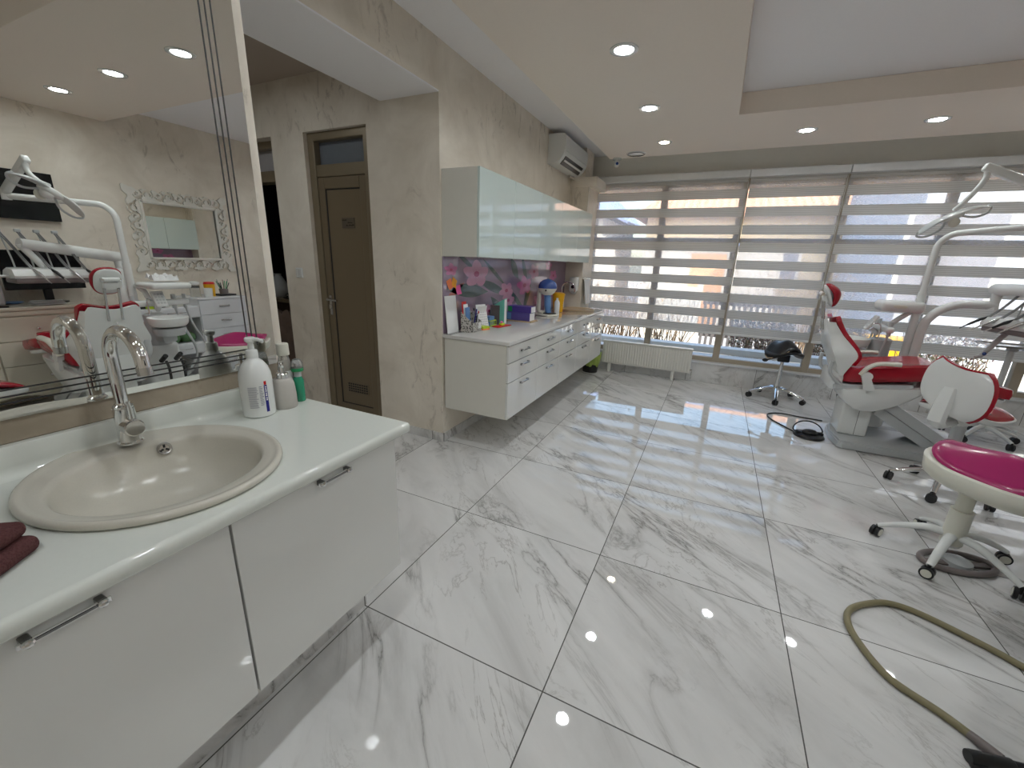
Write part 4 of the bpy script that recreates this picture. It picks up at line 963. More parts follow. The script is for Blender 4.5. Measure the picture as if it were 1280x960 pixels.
def solid(y, z):
    ay, az = abs(y), abs(z)
    if ay < iy - .006 and az < iz - .006: return False
    wv = .018 * abs(math.sin(y * PI / .19)) + .006 * math.sin(y * 70); wv2 = .018 * abs(math.sin(z * PI / .17)) + .006 * math.sin(z * 70)
    cor = .03 * max(0, 1 - (abs(ay - iy - .14) + abs(az - iz - .14)) / .09)
    if az > iz + .118 + wv + cor or ay > iy + .118 + wv2 + cor: return False
    for (cy, cz, r0, w0, a0, sp) in hole:
        dy, dz = y - cy, z - cz
        if abs(dy) > .06 or abs(dz) > .06: continue
        d = math.hypot(dy, dz); an = (math.atan2(dz, dy) - a0 + PI) % (2 * PI) - PI
        if abs(an) < sp and abs(d - r0) < w0 * (.25 + .75 * math.cos(an / sp * PI / 2)): return False
    return True
ny_, nz_ = int(1.14 / CS), int(.98 / CS); gr = [[solid(-.57 + (i + .5) * CS, -.49 + (j + .5) * CS) for j in range(nz_)] for i in range(ny_)]
vid = {}; vs, fs = [], []
def gv(i, j, l_):
    k = (i, j, l_)
    if k not in vid: vid[k] = len(vs); vs.append((-.020 if l_ else -.0006, -.57 + i * CS, -.49 + j * CS))
    return vid[k]
G = lambda i, j: 0 <= i < ny_ and 0 <= j < nz_ and gr[i][j]
for i in range(ny_):
    for j in range(nz_):
        if not gr[i][j]: continue
        fs.append((gv(i, j, 1), gv(i + 1, j, 1), gv(i + 1, j + 1, 1), gv(i, j + 1, 1)))
        for (di, dj, p, q) in ((-1, 0, (0, 0), (0, 1)), (1, 0, (1, 0), (1, 1)), (0, -1, (0, 0), (1, 0)), (0, 1, (0, 1), (1, 1))):
            if not G(i + di, j + dj): fs.append((gv(i + p[0], j + p[1], 1), gv(i + q[0], j + q[1], 1), gv(i + q[0], j + q[1], 0), gv(i + p[0], j + p[1], 0)))
fm.add(vs, fs)
for (a, b, c, d) in ((-iy - .02, iz - .004, iy + .02, iz + .022), (-iy - .02, -iz - .022, iy + .02, -iz + .004)): fm.box((-.032, a, b), (-.0006, c, d), .004)
for (a, b) in ((-iy - .022, -iy + .004), (iy - .004, iy + .022)): fm.box((-.032, a, -iz - .02), (-.0006, b, iz + .02), .004)
fm.obj('carved_frame', mat('carved_white_lacquer', (.74, .72, .66), .35, var=.04), t)
# cream dresser with curved apron
t = thing('dresser', 'cream dresser with small round knobs below the television', 'dresser', (FX, .95, 0))
MB().box((-.445, -.80, .22), (-.001, .80, .845), .004).obj('carcass', M_cream, t, smooth=0)
MB().box((-.475, -.83, .895), (-.001, .83, .925), .008).box((-.46, -.815, .846), (-.001, .815, .896), .015).obj('top', M_cream, t, smooth=0)
for i, (ya, yb) in enumerate(((-.795, -.27), (-.265, .26), (.265, .795))):
    for (za, zb_) in ((.225, .43), (.435, .64), (.645, .84)):
        d_ = MB().box((-.462, ya + .003, za), (-.4455, yb - .003, zb_), .003).obj('drawer', M_cream, t, smooth=0)
        MB().ell((-.475, (ya + yb) / 2, (za + zb_) / 2), (.014, .014, .014), n=12, m=8).obj('knob', M_chrome, d_)
ap = MB(); poly = [(-.8, .225), (-.8, .0), (-.72, .0), (-.66, .10)] + [(-.6 + .6 * i / 10, .10 + .07 * math.sin(PI * i / 10)) for i in range(11)] + [(.06 * i, .10 + .07 * math.sin(PI * i / 10)) for i in range(1, 11)] + [(.66, .1), (.72, .0), (.8, .0), (.8, .225)]
ap.prism(poly, .02, Matrix(((0, 0, 1, -.45), (1, 0, 0, 0), (0, 1, 0, 0), (0, 0, 0, 1)))); ap.obj('apron', M_cream, t, smooth=0)
for y in (-.75, .75): MB().box((-.05, y - .04, 0), (-.01, y + .04, .22), .006).obj('back_leg', M_cream, t, smooth=0)
t = thing('sterilizer', 'grey box-shaped appliance at the left end of the dresser in the mirror', 'appliance', (2.40, 1.02, .9255))
MB().box((-.19, -.36, .012), (.22, .33, .34), .03, 4).obj('body', M_grey, t); MB().box((-.195, -.30, .21), (-.187, .27, .24), .004).obj('handle', M_shellw, t); MB().box((-.195, -.20, .1), (-.187, -.05, .16)).obj('display', M_black, t, smooth=0); MB().box((-.20, -.36, 0), (.22, .33, .0115)).obj('base', M_black, t, smooth=0)
t = thing('computer_monitor', 'black computer monitor standing on the dresser', 'monitor', (2.50, 1.70, .9255), R(-4))
MB().box((-.02, -.27, .12), (.015, .27, .46), .006).obj('screen_case', M_screen, t, smooth=0); MB().box((.0, -.03, .02), (.03, .03, .2), .006).obj('stand', M_black, t, smooth=0); MB().lathe([(0, 0), (.12, 0), (.12, .012), (0, .02)], 24).obj('foot', M_black, t)
t = thing('paper_stack', 'loose stack of white papers on the dresser beside the monitor', 'papers', (2.27, 1.60, .9255))
for i in range(4): MB().box((-.07, -.10, .003 + i * .009), (.07, .10, .008 + i * .009), .001, 1, M=T((0, 0, .003), (R(1), R(1), R(i * 9 - 10)))).obj('sheets', M_paper if i % 2 == 0 else M_grey, t, smooth=0)
o = MB().lathe([(0, 0), (.05, 0), (.09, .014), (.085, .017), (0, .006)], 24).obj('saucer_dish', M_bluepl); o.location = (2.52, 1.44, .926); tag(o, 'small blue dish on the front edge of the dresser', 'dish')
# wall desk with drawers
t = thing('wall_desk', 'white wall desk with a drawer and an open shelf between dresser and drawer tower', 'desk', (FX, 2.42, 0))
MB().box((-.45, -.50, .705), (-.001, .36, .83), .004).obj('desk_top', M_dwhite, t, smooth=0)
MB().box((-.45, -.50, .30), (-.001, .36, .43), .004).obj('lower_box', M_dwhite, t, smooth=0)
MB().box((-.02, -.5, .43), (-.001, .36, .706)).obj('back_panel', M_wood, t, smooth=0)
for z in (.32, .725):
    d_ = MB().box((-.465, -.10, z - .012), (-.4505, .355, z + .095), .003).obj('drawer', M_dwhite, t, smooth=0)
    MB().tube(spl([(-.465, .04, z + .045), (-.49, .07, z + .047), (-.495, .13, z + .048), (-.49, .19, z + .047), (-.465, .22, z + .045)], 4), .005, 8).obj('handle', M_steel, d_)
for y in (-.48, .34): MB().box((-.42, y - .015, 0), (-.03, y + .015, .30)).obj('leg', M_dwhite, t, smooth=0)
for (y, lb_) in ((2.50, 'green cloth pouch on the open shelf of the desk, left one'), (2.66, 'green cloth pouch on the open shelf of the desk, right one')):
    o = MB().ell((0, 0, .055), (.12, .075, .055), p=.7).obj('pouch', mat('green_cloth', (.11, .22, .10), .8)); o.location = (2.33, y, .4305); tag(o, lb_, 'pouch', 'green pouches')
t = thing('blue_folder', 'dark blue folder standing at the back of the desk shelf', 'folder', (2.56, 2.52, .4305))
MB().box((-.02, -.09, 0), (.02, .09, .25), .004, M=T((0, 0, 0), (R(-4), 0, 0))).obj('cover', mat('slate_blue_card', (.05, .12, .2), .5), t, smooth=0)
t = thing('desk_clutter_stapler', 'black stapler and lime note pad lying on the wall desk', 'stapler', (2.30, 2.36, .8305))
MB().box((-.03, -.14, 0), (.03, .14, .03), .01).obj('stapler_body', M_black, t); MB().box((-.10, -.05, 0), (-.035, .05, .035), .002).obj('note_pad', M_lime, t, smooth=0)
o = MB().box((-.1, -.17, 0), (.1, .17, .02), .006, M=T((0, 0, 0), (0, 0, R(14)))).obj('keyboard', M_ivory, smooth=0); o.location = (2.45, 2.58, .8305); tag(o, 'pale keyboard lying on the wall desk', 'keyboard')
t = thing('drawer_tower', 'white four-drawer tower with crystal knobs under the carved mirror', 'cabinet', (FX, 3.05, 0))
MB().box((-.45, -.27, .05), (-.001, .27, .895), .003).obj('carcass', M_dwhite, t, smooth=0); MB().box((-.47, -.28, .896), (-.001, .28, .918), .004).obj('top', M_dwhite, t, smooth=0)
for i in range(5):
    z = .06 + i * .167; d_ = MB().box((-.468, -.265, z), (-.4505, .265, z + .163), .003).obj('drawer', M_dwhite, t, smooth=0)
    kb = MB()
    for j in range(5): kb.ell((-.478, -.05 + j * .025, z + .09), (.012, .012, .012), n=10, m=6)
    kb.obj('crystal_handle', M_chrome, d_)
for x in (-.43, -.03): MB().box((x - .015, -.26, 0), (x + .015, .26, .05)).obj('plinth', M_dwhite, t, smooth=0)
TZ = .9185
t = thing('glass_jar', 'tall glass jar with white lid on the drawer tower', 'jar', (2.38, 2.87, TZ))
MB().lathe([(0, 0), (.05, 0), (.052, .01), (.05, .14), (0, .14)], 20).obj('jar_body', M_clear, t); MB().lathe([(0, .14), (.054, .14), (.054, .165), (.03, .175), (0, .175)], 20).obj('lid', M_shellw, t); MB().lathe([(0, .1), (.05, .1), (.0505, .125), (0, .125)], 20).obj('dark_band', M_black, t)
o = MB().lathe([(0, 0), (.04, 0), (.046, .10), (.042, .10), (.037, .008), (0, .006)], 20).obj('cup', M_shellw); o.location = (2.27, 2.95, TZ); tag(o, 'white cup at the front edge of the drawer tower', 'cup')
t = thing('sharps_container', 'yellow sharps tub with red lid on the drawer tower', 'container', (2.36, 3.02, TZ))
MB().lathe([(0, 0), (.05, 0), (.058, .14), (0, .14)], 20).obj('tub', M_yellow, t); MB().lathe([(0, .14), (.06, .14), (.05, .165), (0, .17)], 20).obj('lid', M_redpl, t)
t = thing('tool_rack', 'black rack of brushes and instruments on the drawer tower', 'rack', (2.38, 3.19, TZ))
MB().box((-.08, -.09, 0), (.08, .10, .02), .004).obj('tray', M_black, t, smooth=0); MB().lathe([(0, .02), (.045, .02), (.05, .08), (0, .08)], 18).obj('holder', M_ringgrey, t)
for i in range(9):
    a = i * .7; MB().cyl((.025 * math.cos(a), .025 * math.sin(a), .06), (.05 * math.cos(a), .07 * math.sin(a), .15 + .02 * (i % 3)), .005, 8).obj('instrument', (M_black, M_green, M_steel)[i % 3], t)

# ------------------------------------------------------------------ dental chairs with their delivery units
def supel(a, b, p, cx=0.0, cy=0.0):
    def f(th):
        c, s_ = math.cos(th), math.sin(th)
        return (cx + a * math.copysign(abs(c) ** p, c), cy + b * math.copysign(abs(s_) ** p, s_))
    return f
def lerp_tab(tab, x):
    if x <= tab[0][0]: return tab[0][1]
    for (a, va), (b, vb) in zip(tab, tab[1:]):
        if x <= b: return va + (vb - va) * (x - a) / (b - a)
    return tab[-1][1]
def smooth_tab(tab, x): 
    return (lerp_tab(tab, x - .02) + lerp_tab(tab, x) + lerp_tab(tab, x + .02)) / 3
M_cord = mat('cord_grey', (.20, .20, .20), .35)
def dental_chair(loc, label, head_dz, lamp, tube_head, tray, tray_rot, arm_end, cfg):
    t = thing('dental_chair', label, 'dental chair', loc, 0, 'dental treatment units')
    # base plate, column, lift arm, underbody
    pl = MB(); out = [(.13 + .0, -.30), (.16, -.325), (.90, -.325), (.98, -.25), (.98, .16), (.92, .22), (.2, .22), (.13, .15), (.105, -.1)]
    pl.prism(out, .045, T((0, 0, .006))); pl.prism([(.13 + (x - .55) * .97 + .42, y * .96 - .002) for x, y in out], .02, T((0, 0, .0505)))
    pl.obj('base_plate', M_grey, t, smooth=30)
    MB().box((.15, -.13, .07), (.36, .15, .36), .02, 3).obj('column', M_shellw, t); MB().box((.268, -.1305, .08), (.271, -.1298, .30)).obj('column_seam', M_gap, t, smooth=0)
    A0, A1 = Vector((.40, 0, .36)), Vector((.84, 0, .09)); d = (A1 - A0).normalized(); nrm = Vector((-d.z, 0, d.x))
    if nrm.z < 0: nrm = -nrm
    def armquad(lo, hi, yy, mb):
        poly = [A0 + nrm * lo, A1 + nrm * lo, A1 + nrm * hi, A0 + nrm * hi]
        mb.prism([(p.x, p.z) for p in poly], yy[1] - yy[0], Matrix(((1, 0, 0, 0), (0, 0, 1, yy[0]), (0, 1, 0, 0), (0, 0, 0, 1))))
    la = MB(); armquad(-.075, .0, (-.14, .14), la); la.obj('lift_arm', M_grey, t, smooth=0)
    la = MB(); armquad(.003, .08, (-.15, .15), la); la.obj('lift_arm_cover', M_grey, t, smooth=0)
    MB().box((.80, -.15, .068), (.97, .15, .17), .03, 3).obj('arm_foot', M_grey, t)
    prof = [(.085, .50), (.09, .44), (.135, .375), (.19, .335), (.25, .317), (.33, .33), (.42, .375), (.52, .44), (.62, .535), (.66, .57), (.66, .59), (.30, .535)]
    cx, cz = .33, .46; vs, fs = [], []; secs = [(-.235, .88), (-.225, .96), (-.19, 1.0), (.19, 1.0), (.225, .96), (.235, .88)]; n_ = len(prof)
    for y, s_ in secs: vs += [(cx + (x - cx) * s_, y, cz + (z - cz) * s_) for x, z in prof]
    for i in range(len(secs) - 1):
        for k in range(n_): fs.append((i * n_ + k, i * n_ + (k + 1) % n_, (i + 1) * n_ + (k + 1) % n_, (i + 1) * n_ + k))
    fs += [tuple(range(n_))[::-1], tuple((len(secs) - 1) * n_ + k for k in range(n_))]
    MB().add(vs, fs).obj('underbody', M_shellw, t, smooth=50)
    # seat and leg cushions
    MB().pad(supel(.315, .25, .34, .385, 0), .085, .062, lambda x, y: .598 + (x - .1) * .17 - .02 * (1 - (y / .25) ** 2) + .012, N=56, pw=6).obj('seat_cushion', M_red, t, smooth=60)
    MB().box((.10, -.22, .505), (.62, .22, .55), .01, M=T((0, 0, -.035), (0, R(-8), 0))).obj('seat_frame', M_grey, t, smooth=0)
    MB().pad(supel(.195 if cfg else .235, .235, .36, .855 if cfg else .895, 0), .05, .05, lambda x, y: .675 - (x - .70) * .17 - .012 * (1 - (y / .25) ** 2), N=56, pw=6).obj('leg_cushion', M_red, t, smooth=60)
    MB().pad(supel(.18 if cfg else .22, .21, .36, .85 if cfg else .89, 0), .01, .03, lambda x, y: .615 - (x - .70) * .17, N=40, pw=6).obj('leg_frame', M_shellw, t, smooth=60)
    # backrest
    XB = [(.60, .035), (.70, -.005), (.82, -.062), (.95, -.10), (1.06, -.128)]
    XE = [(.60, .07), (.70, .105), (.78, .14), (.83, .115), (.94, .012), (1.06, -.066)]
    WY_ = [(.58, .20), (.66, .215), (.72, .235), (.78, .255), (.84, .225), (.92, .19), (1.0, .182), (1.06, .175)]
    bz = -.055 if cfg else 0.0
    def zc(z, u): return (max(0, (z - .9) / .16)) * (-.014 * math.cos(u * PI) - .03 * max(0, abs(u) - .86) / .14)
    def row(z):
        xb, xe, w_ = smooth_tab(XB, z), smooth_tab(XE, z), smooth_tab(WY_, z); half = []
        for j in range(9):
            u = j / 8; half.append((xb + .012 * u ** 2, u * w_ * .93, z + zc(z, u)))
        for j in range(1, 7):
            u = j / 6; half.append((xb + .012 + (xe - xb - .012) * u, w_ * (.93 + .07 * math.sin(u * PI / 2)), z + zc(z, 1)))
        return [(x, -y, q) for x, y, q in half[:0:-1]] + half
    def crow(z, dz):
        xb, xe, w_ = smooth_tab(XB, z), smooth_tab(XE, z), smooth_tab(WY_, z) + .007; rw = []
        for j in range(25):
            u = -1 + 2 * j / 24; rw.append((xe + .001 - (xe - xb - .03) * .55 * (1 - abs(u) ** 3), u * w_, z + zc(z, u) + dz))
        return rw
    zs = [.60 + .455 * i / 22 for i in range(23)]
    MB().sheet([[(x, y, q + bz) for x, y, q in row(z)] for z in zs], -.012).obj('back_shell', M_shellw, t, smooth=60)
    zs = [.705 + .35 * i / 20 for i in range(21)]
    MB().sheet([crow(z, bz + .016 * max(0, (z - .98) / .075)) for z in zs], -.032).obj('back_cushion', M_red, t, smooth=60)
    MB().cyl((-.112, 0, .935 + bz), (-.120, 0, .94 + bz), .008, 12).obj('shell_screw', M_steel, t)
    for s_ in (-1, 1): MB().tube(spl([(-.025, s_ * .2, .72), (-.02, s_ * .2, .62), (.05, s_ * .2, .545), (.15, s_ * .19, .48)], 5), .016, 8, flat=1.6).obj('back_bracket', M_grey, t)
    MB().box((.0, -.19, .47), (.09, .19, .62), .02).obj('hinge_cover', M_shellw, t)
    # headrest
    hz_ = head_dz
    for s_ in (-1, 1): MB().cyl((-.108, s_ * .042, .96 + bz), (-.148, s_ * .042, 1.20 + hz_), .0085, 12).obj('headrest_post', M_steel, t)
    hm = T((-.105, 0, 1.255 + hz_), (0, R(-22), 0))
    g_ = MB().pad(supel(.105, .092, .75), .052, .012, lambda x, y: .016 * math.cos(x * 28) - .5 * y * y, hm @ T((0, 0, 0), (0, R(90), 0)), N=44, pw=2.6)
    hc = g_.obj('headrest_cushion', M_red, t, smooth=60)
    MB().pad(supel(.098, .085, .75), .010, .016, lambda x, y: -.018, hm @ T((0, 0, 0), (0, R(90), 0)), N=44).obj('headrest_shell', M_shellw, hc, smooth=60)
    MB().box((-.062, -.045, -.055), (-.034, .045, .01), .010, 3, M=hm).cyl((-.055, -.05, .03), (-.055, .05, .03), .016, M=hm).obj('headrest_joint', M_shellw, hc); MB().cyl((-.06, -.062, .03), (-.06, -.045, .03), .013, M=hm).cyl((-.06, .045, .03), (-.06, .058, .03), .011, M=hm).obj('joint_knob', M_chrome, hc)
    # armrests
    for s_ in (-1, 1):
        ar = MB().tube(spl([(.17, s_ * .265, .64), (.205, s_ * .272, .705), (.275, s_ * .278, .748), (.40, s_ * .28, .757)], 6), [.016, .018], 10, flat=1.35).obj('armrest', M_ivory, t)
        MB().cyl((.214, s_ * .245, .633), (.214, s_ * .285, .633), .036, 20).prism([(.185, .61), (.245, .615), (.292, .518), (.215, .518)], .022, Matrix(((1, 0, 0, 0), (0, 0, 1, s_ * .268 - .011), (0, 1, 0, 0), (0, 0, 0, 1)))).obj('armrest_hub', M_shellw, ar)
    # cuspidor tower, bowl, cup filler
    tws = .10 if cfg else 0
    MB().box((.30 + tws, .36, .02), (.62 + tws * .5, .70 - tws * .6, .60), .05, 4).obj('tower', M_shellw, t)
    MB().lathe([(0, .58), (.095, .58), (.085, .62), (.08, .80), (.085, .855), (.06, .868), (0, .868)], 26, M=T((.46, .50, 0))).obj('tower_head', M_grey, t)
    MB().lathe([(0, .765), (.08, .765), (.125, .775), (.145, .80), (.152, .84), (.152, .848), (.146, .852), (.138, .845), (.12, .80), (.04, .785), (0, .783)], 32, M=T((.235, .50, 0))).obj('spittoon_bowl', M_shellw, t); MB().lathe([(0, .69), (.11, .69), (.125, .755), (0, .76)], 28, M=T((.245, .50, 0))).box((.25, .44, .62), (.4, .56, .70), .02).obj('bowl_support', M_grey, t)
    MB().tube(spl([(.42, .45, .86), (.42, .45, .96), (.40, .44, 1.0), (.36, .44, 1.0), (.345, .44, .975)], 6), .006, 10).obj('cup_filler', M_chrome, t)
    # lamp pole and arm
    ex, ey, ez = lamp['elbow']
    bx, by = .64, .45; hv = Vector((ex - bx, ey - by, 0)); hl = hv.length; hv.normalize()
    MB().cyl((bx, by, .55), (bx, by, 1.30), .030, 18).obj('pole_sleeve', M_shellw, t)
    pp = [Vector((bx, by, 1.30)), Vector((bx, by, 1.5)), Vector((bx, by, 1.66))] + [Vector((bx, by, 1.66)) + hv * (.13 * (1 - math.cos(a))) + Vector((0, 0, .13 * math.sin(a))) for a in [i * PI / 16 for i in range(1, 9)]] + [Vector((ex, ey, ez))]
    MB().tube(pp, .0245, 18).obj('lamp_pole', M_shellw, t, smooth=60)
    E_ = Vector((ex, ey, ez)); Tp = Vector(lamp['tip'])
    la_ = MB().cyl(E_ + Vector((0, 0, -.03)), E_ + Vector((0, 0, .05)), .03, 18).obj('lamp_elbow', M_shellw, t)
    q = (Tp - E_).normalized(); sd_ = q.cross(Vector((0, 0, 1))).normalized(); up_ = sd_.cross(q)
    Mx = Matrix((( q.x, sd_.x, up_.x, E_.x), (q.y, sd_.y, up_.y, E_.y), (q.z, sd_.z, up_.z, E_.z + .03), (0, 0, 0, 1)))
    ln = (Tp - E_).length
    MB().box((-.03, -.025, -.028), (ln + .03, .025, .03), .014, 3, M=Mx).obj('lamp_arm', M_shellw, t)
    Hc = Vector(lamp['head']); hd_ = lamp['rot']
    MB().tube(spl([Tp + Vector((0, 0, .02)), Tp + Vector((0, 0, -.05)), (Tp + Hc) / 2 + Vector((0, 0, -.02)), Hc + Vector((0, 0, .05))], 5), [.02, .016], 12).obj('lamp_drop', M_shellw, t)
    HM = T(Hc, hd_) @ Matrix.Scale(.70 if cfg == 0 else .80, 4)
    hb = MB().pad(supel(.10, .075, .8), .045, .03, lambda x, y: .0, HM, N=36, pw=2.4).ell((-.02, 0, -.03), (.055, .06, .045), HM)
    hb = hb.obj('lamp_head', M_shellw, t, smooth=60)
    for s_ in (-1, 1):
        MB().pad(supel(.15, .078, .8, s_ * .165, 0), .022, .014, lambda x, y: .02 - 1.0 * (abs(x) - .06) ** 2, HM, N=30, pw=2.2).obj('reflector_wing', M_grey if s_ < 0 else M_shellw, hb, smooth=60)
        MB().tube(spl([(s_ * .06, -.03, -.01), (s_ * .15, -.05, -.075), (s_ * .26, -.03, -.09), (s_ * .32, .0, -.06), (s_ * .30, .01, -.02)], 6), .011, 10, M=HM).obj('lamp_handle', M_grey, hb)
    MB().lathe([(0, 0), (.038, 0), (.05, .012), (.05, .03), (.03, .04), (0, .04)], 22, M=HM @ T((-.02, -.04, -.045), (R(100), 0, 0))).obj('lamp_knob', M_ivory, hb)
    # curved post and delivery arm
    th = Vector((math.cos(tube_head), math.sin(tube_head), 0)); tb = Vector((.69, .41, 0))
    cp = [tb + Vector((0, 0, z)) for z in (.55, .8, .95)] + [tb + Vector((0, 0, .97)) + th * (.25 * (1 - math.cos(a))) + Vector((0, 0, .25 * math.sin(a))) for a in [i * PI / 16 for i in range(1, 9)]] + [tb + th * .42 + Vector((0, 0, 1.222))]
    MB().tube(cp, .034, 18).obj('delivery_post', M_shellw, t, smooth=60)
    J = tb + th * .40 + Vector((0, 0, 1.25)); AE = Vector(arm_end)
    MB().lathe([(0, -.06), (.036, -.06), (.03, .0), (.036, .08), (0, .08)], 20, M=T(J)).obj('arm_joint', M_shellw, t)
    ja = J + Vector((0, 0, .10)); MB().tube([ja - (AE - ja).normalized() * .04, ja, (ja + AE) / 2, AE], [.046, .048, .046, .042], 18).obj('delivery_arm', M_shellw, t, smooth=60)
    # instrument tray with four handpieces on whip arms
    TM = T(tray, (0, 0, tray_rot)); tr = MB()
    n_ = 14; pts = []
    prof = [(-.11, 0), (.12, 0), (.125, .02), (.09, .06), (.0, .085), (-.09, .07), (-.115, .02)]
    tr.prism(prof, .46, TM @ Matrix(((1, 0, 0, 0), (0, 0, 1, -.23), (0, 1, 0, 0), (0, 0, 0, 1))))
    trb = tr.obj('instrument_tray', M_shellw, t, smooth=35)
    MB().box((-.105, -.225, -.04), (.115, .225, -.0005), .012, M=TM).obj('tray_underside', M_ringgrey, trb)
    MB().cyl((-.0, -.33, .015), (0, -.20, .015), .010, M=TM).cyl((0, .20, .015), (0, .33, .015), .010, M=TM).obj('tray_handle', M_shellw, trb)
    dn = AE - Vector(tray); MB().cyl(Vector(tray) + Vector((0, 0, .06)), AE, .026, 16).obj('tray_post', M_shellw, t)
    for k in range(4):
        y = -.165 + .11 * k
        wp = MB().tube(spl([(.06, y, .06), (.07, y - .005, .16), (.09, y - .02, .30), (.10, y - .03, .37)], 5), .006, 8, M=TM).box((.085, y - .05, .36), (.115, y - .012, .385), .006, M=TM).obj('whip_arm', M_grey, t)
        for s_ in (-.006, .006): MB().tube(spl([(.10, y - .03 + s_, .365), (.04, y + .005 + s_, .26), (-.02, y + .04 + s_, .14), (-.09, y + .06 + s_, .055)], 6), .0055, 8, M=TM).obj('instrument_cord', M_cord, t)
        hp = MB().tube([(-.08, y + .055, .068), (-.12, y + .07, .045), (-.175, y + .088, .0)], [.011, .012, .008], 12, M=TM).obj('handpiece', M_black if k in (1, 3) else M_steel, t)
        MB().tube([(-.174, y + .088, .001), (-.215, y + .102, -.035)], [.006, .0035], 10, M=TM).obj('handpiece_tip', M_black if k == 3 else M_chrome, hp)
    # tissue shelf on the pole and assistant's holder
    cbo = ((.26, .44, 1.09), (.56, .76, 1.145)) if cfg else ((.36, .36, 1.12), (.67, .60, 1.215))
    MB().box(cbo[0], cbo[1], .025 if cfg else .035, 4).obj("pole_console", M_shellw, t)
    if not cfg: MB().pad(supel(.05, .016, .8), .004, .0, lambda x, y: 0, T((.49, .3595, 1.168), (R(90), 0, 0)), N=24).obj('console_label', M_ivory, t)
    MB().tube([(.60, .47, 1.12), (.55, .50, 1.06), (.48, .50, .98)], .022, 12).obj('assistant_arm', M_shellw, t)
    MB().box((.43, .32, .93), (.49, .80, .985), .02, 3).obj('assistant_holder', M_shellw, t)
    KM = T((.36, .52, 1.0), (0, R(28), 0))
    kp = MB().box((-.012, -.048, -.075), (.012, .048, .075), .01, 3, M=KM).tube([(.37, .52, .95), (.42, .52, .90), (.46, .52, .95)], .02, 10).obj('keypad', M_shellw, t)
    kb = MB()
    for i in range(3):
        for j in range(4): kb.box((-.0145, -.034 + i * .025, -.05 + j * .028), (-.0122, -.018 + i * .025, -.034 + j * .028), M=KM)
    kb.obj('keypad_buttons', M_grey, kp, smooth=0)
    for (y, r_) in ((.36, .018), (.68, .02), (.77, .016)):
        MB().cyl((.46, y, .90), (.46, y, 1.03), r_, 12).obj('suction_handle', M_grey, t)
        MB().tube(spl([(.46, y, .91), (.45, y + .03, .75), (.42, y + .1, .45), (.5, .66, .2)], 7), r_ * .55, 10).obj('suction_tube', M_grey, t)
    for y in (.44, .56):
        MB().cyl((.30 + tws * .6, y, .44), (.27, y, .50), .02, 12).tube(spl([(.28, y, .45), (.25, y, .38), (.27, y, .22), (.33 + tws, y, .08)], 6), .011, 10).obj('drain_hose', M_rubber, t)
    if cfg == 0:
        ha = MB().tube(spl([(1.13, .14, 1.06), (1.10, .17, .98), (1.06, .19, .88), (1.03, .20, .815)], 5), [.020, .017], 12).tube([(1.04, .20, .83), (1.0, .19, .81)], [.014, .012], 10).obj('hanging_arm', M_grey, t)
        MB().ell((1.045, .183, .845), (.014, .012, .016), n=14, m=8).obj('blue_knob', M_blue, ha)
    return t
dental_chair((1.0, 4.5, 0), 'red and white dental chair with lamp and delivery arms in front of the right window', 0.0,
             dict(elbow=(1.42, .14, 1.86), tip=(.68, .10, 2.19), head=(.56, .10, 1.88), rot=(R(8), R(-28), R(4))), R(-2), (1.12, -.02, 1.07), R(14), (1.14, -.06, 1.36), 0)
dental_chair((1.10, 1.56, 0), 'dental chair seen from behind in the wall mirror, with four handpieces on its tray', -0.055,
             dict(elbow=(1.16, -.03, 1.81), tip=(.80, .02, 2.03), head=(.62, .06, 1.83), rot=(R(-12), R(30), R(70))), R(23), (.95, .03, 1.17), R(0), (.93, -.10, 1.44), 1)
o = MB(); g = []
for i in range(8):
    rw = []
    for j in range(12): rw.append((-.07 + .02 * i, -.1 + .2 * j / 11, .015 + .045 * abs(math.sin(i * .9) * math.cos(j * .8)) + .02 * (i % 2)))
    g.append(rw)
o = MB().sheet(g, .003).obj('paper_tissue', M_paper, smooth=60); o.location = (1.10 + .42, 1.56 + .60, 1.1455); tag(o, 'crumpled white tissues on the lamp pole console in the mirror', 'tissue')

# ------------------------------------------------------------------ stools
def stool_base(t, r, leg_m, caster_m, rim_m, colz, col_m, rot, colr=.024, arch=.05):
    MB().cyl((0, 0, .085), (0, 0, .15), .038, 20).obj('hub', leg_m, t)
    for k in range(5):
        a = rot + k * 2 * PI / 5; c, s_ = math.cos(a), math.sin(a)
        lg = MB().tube(spl([(c * .02, s_ * .02, .12 + arch * .4), (c * r * .35, s_ * r * .35, .115 + arch * .5), (c * r * .75, s_ * r * .75, .085 + arch * .3), (c * r, s_ * r, .066)], 5), [.026, .015], 12, flat=.8).obj('leg', leg_m, t)
        an = a + 1.1 + k * .5; ux, uy = math.cos(an), math.sin(an); px, py = c * r, s_ * r
        cs = MB()
        for off in (-.013, .013): cs.cyl((px - uy * (off - .008), py + ux * (off - .008), .029), (px - uy * (off + .008), py + ux * (off + .008), .029), .0285, 20)
        ck = cs.cyl((px, py, .03), (px, py, .07), .008, 10).obj('caster', rim_m, lg)
        if caster_m is not None:
            for off in (-.0225, .0225): MB().cyl((px - uy * (off - .001), py + ux * (off - .001), .029), (px - uy * (off + .001), py + ux * (off + .001), .029), .021, 18).obj('caster_cap', caster_m, lg)
    MB().cyl((0, 0, .10), (0, 0, colz * .55 + .05), colr * 1.35, 20).cyl((0, 0, colz * .5), (0, 0, colz), colr, 20).obj('gas_column', col_m, t)
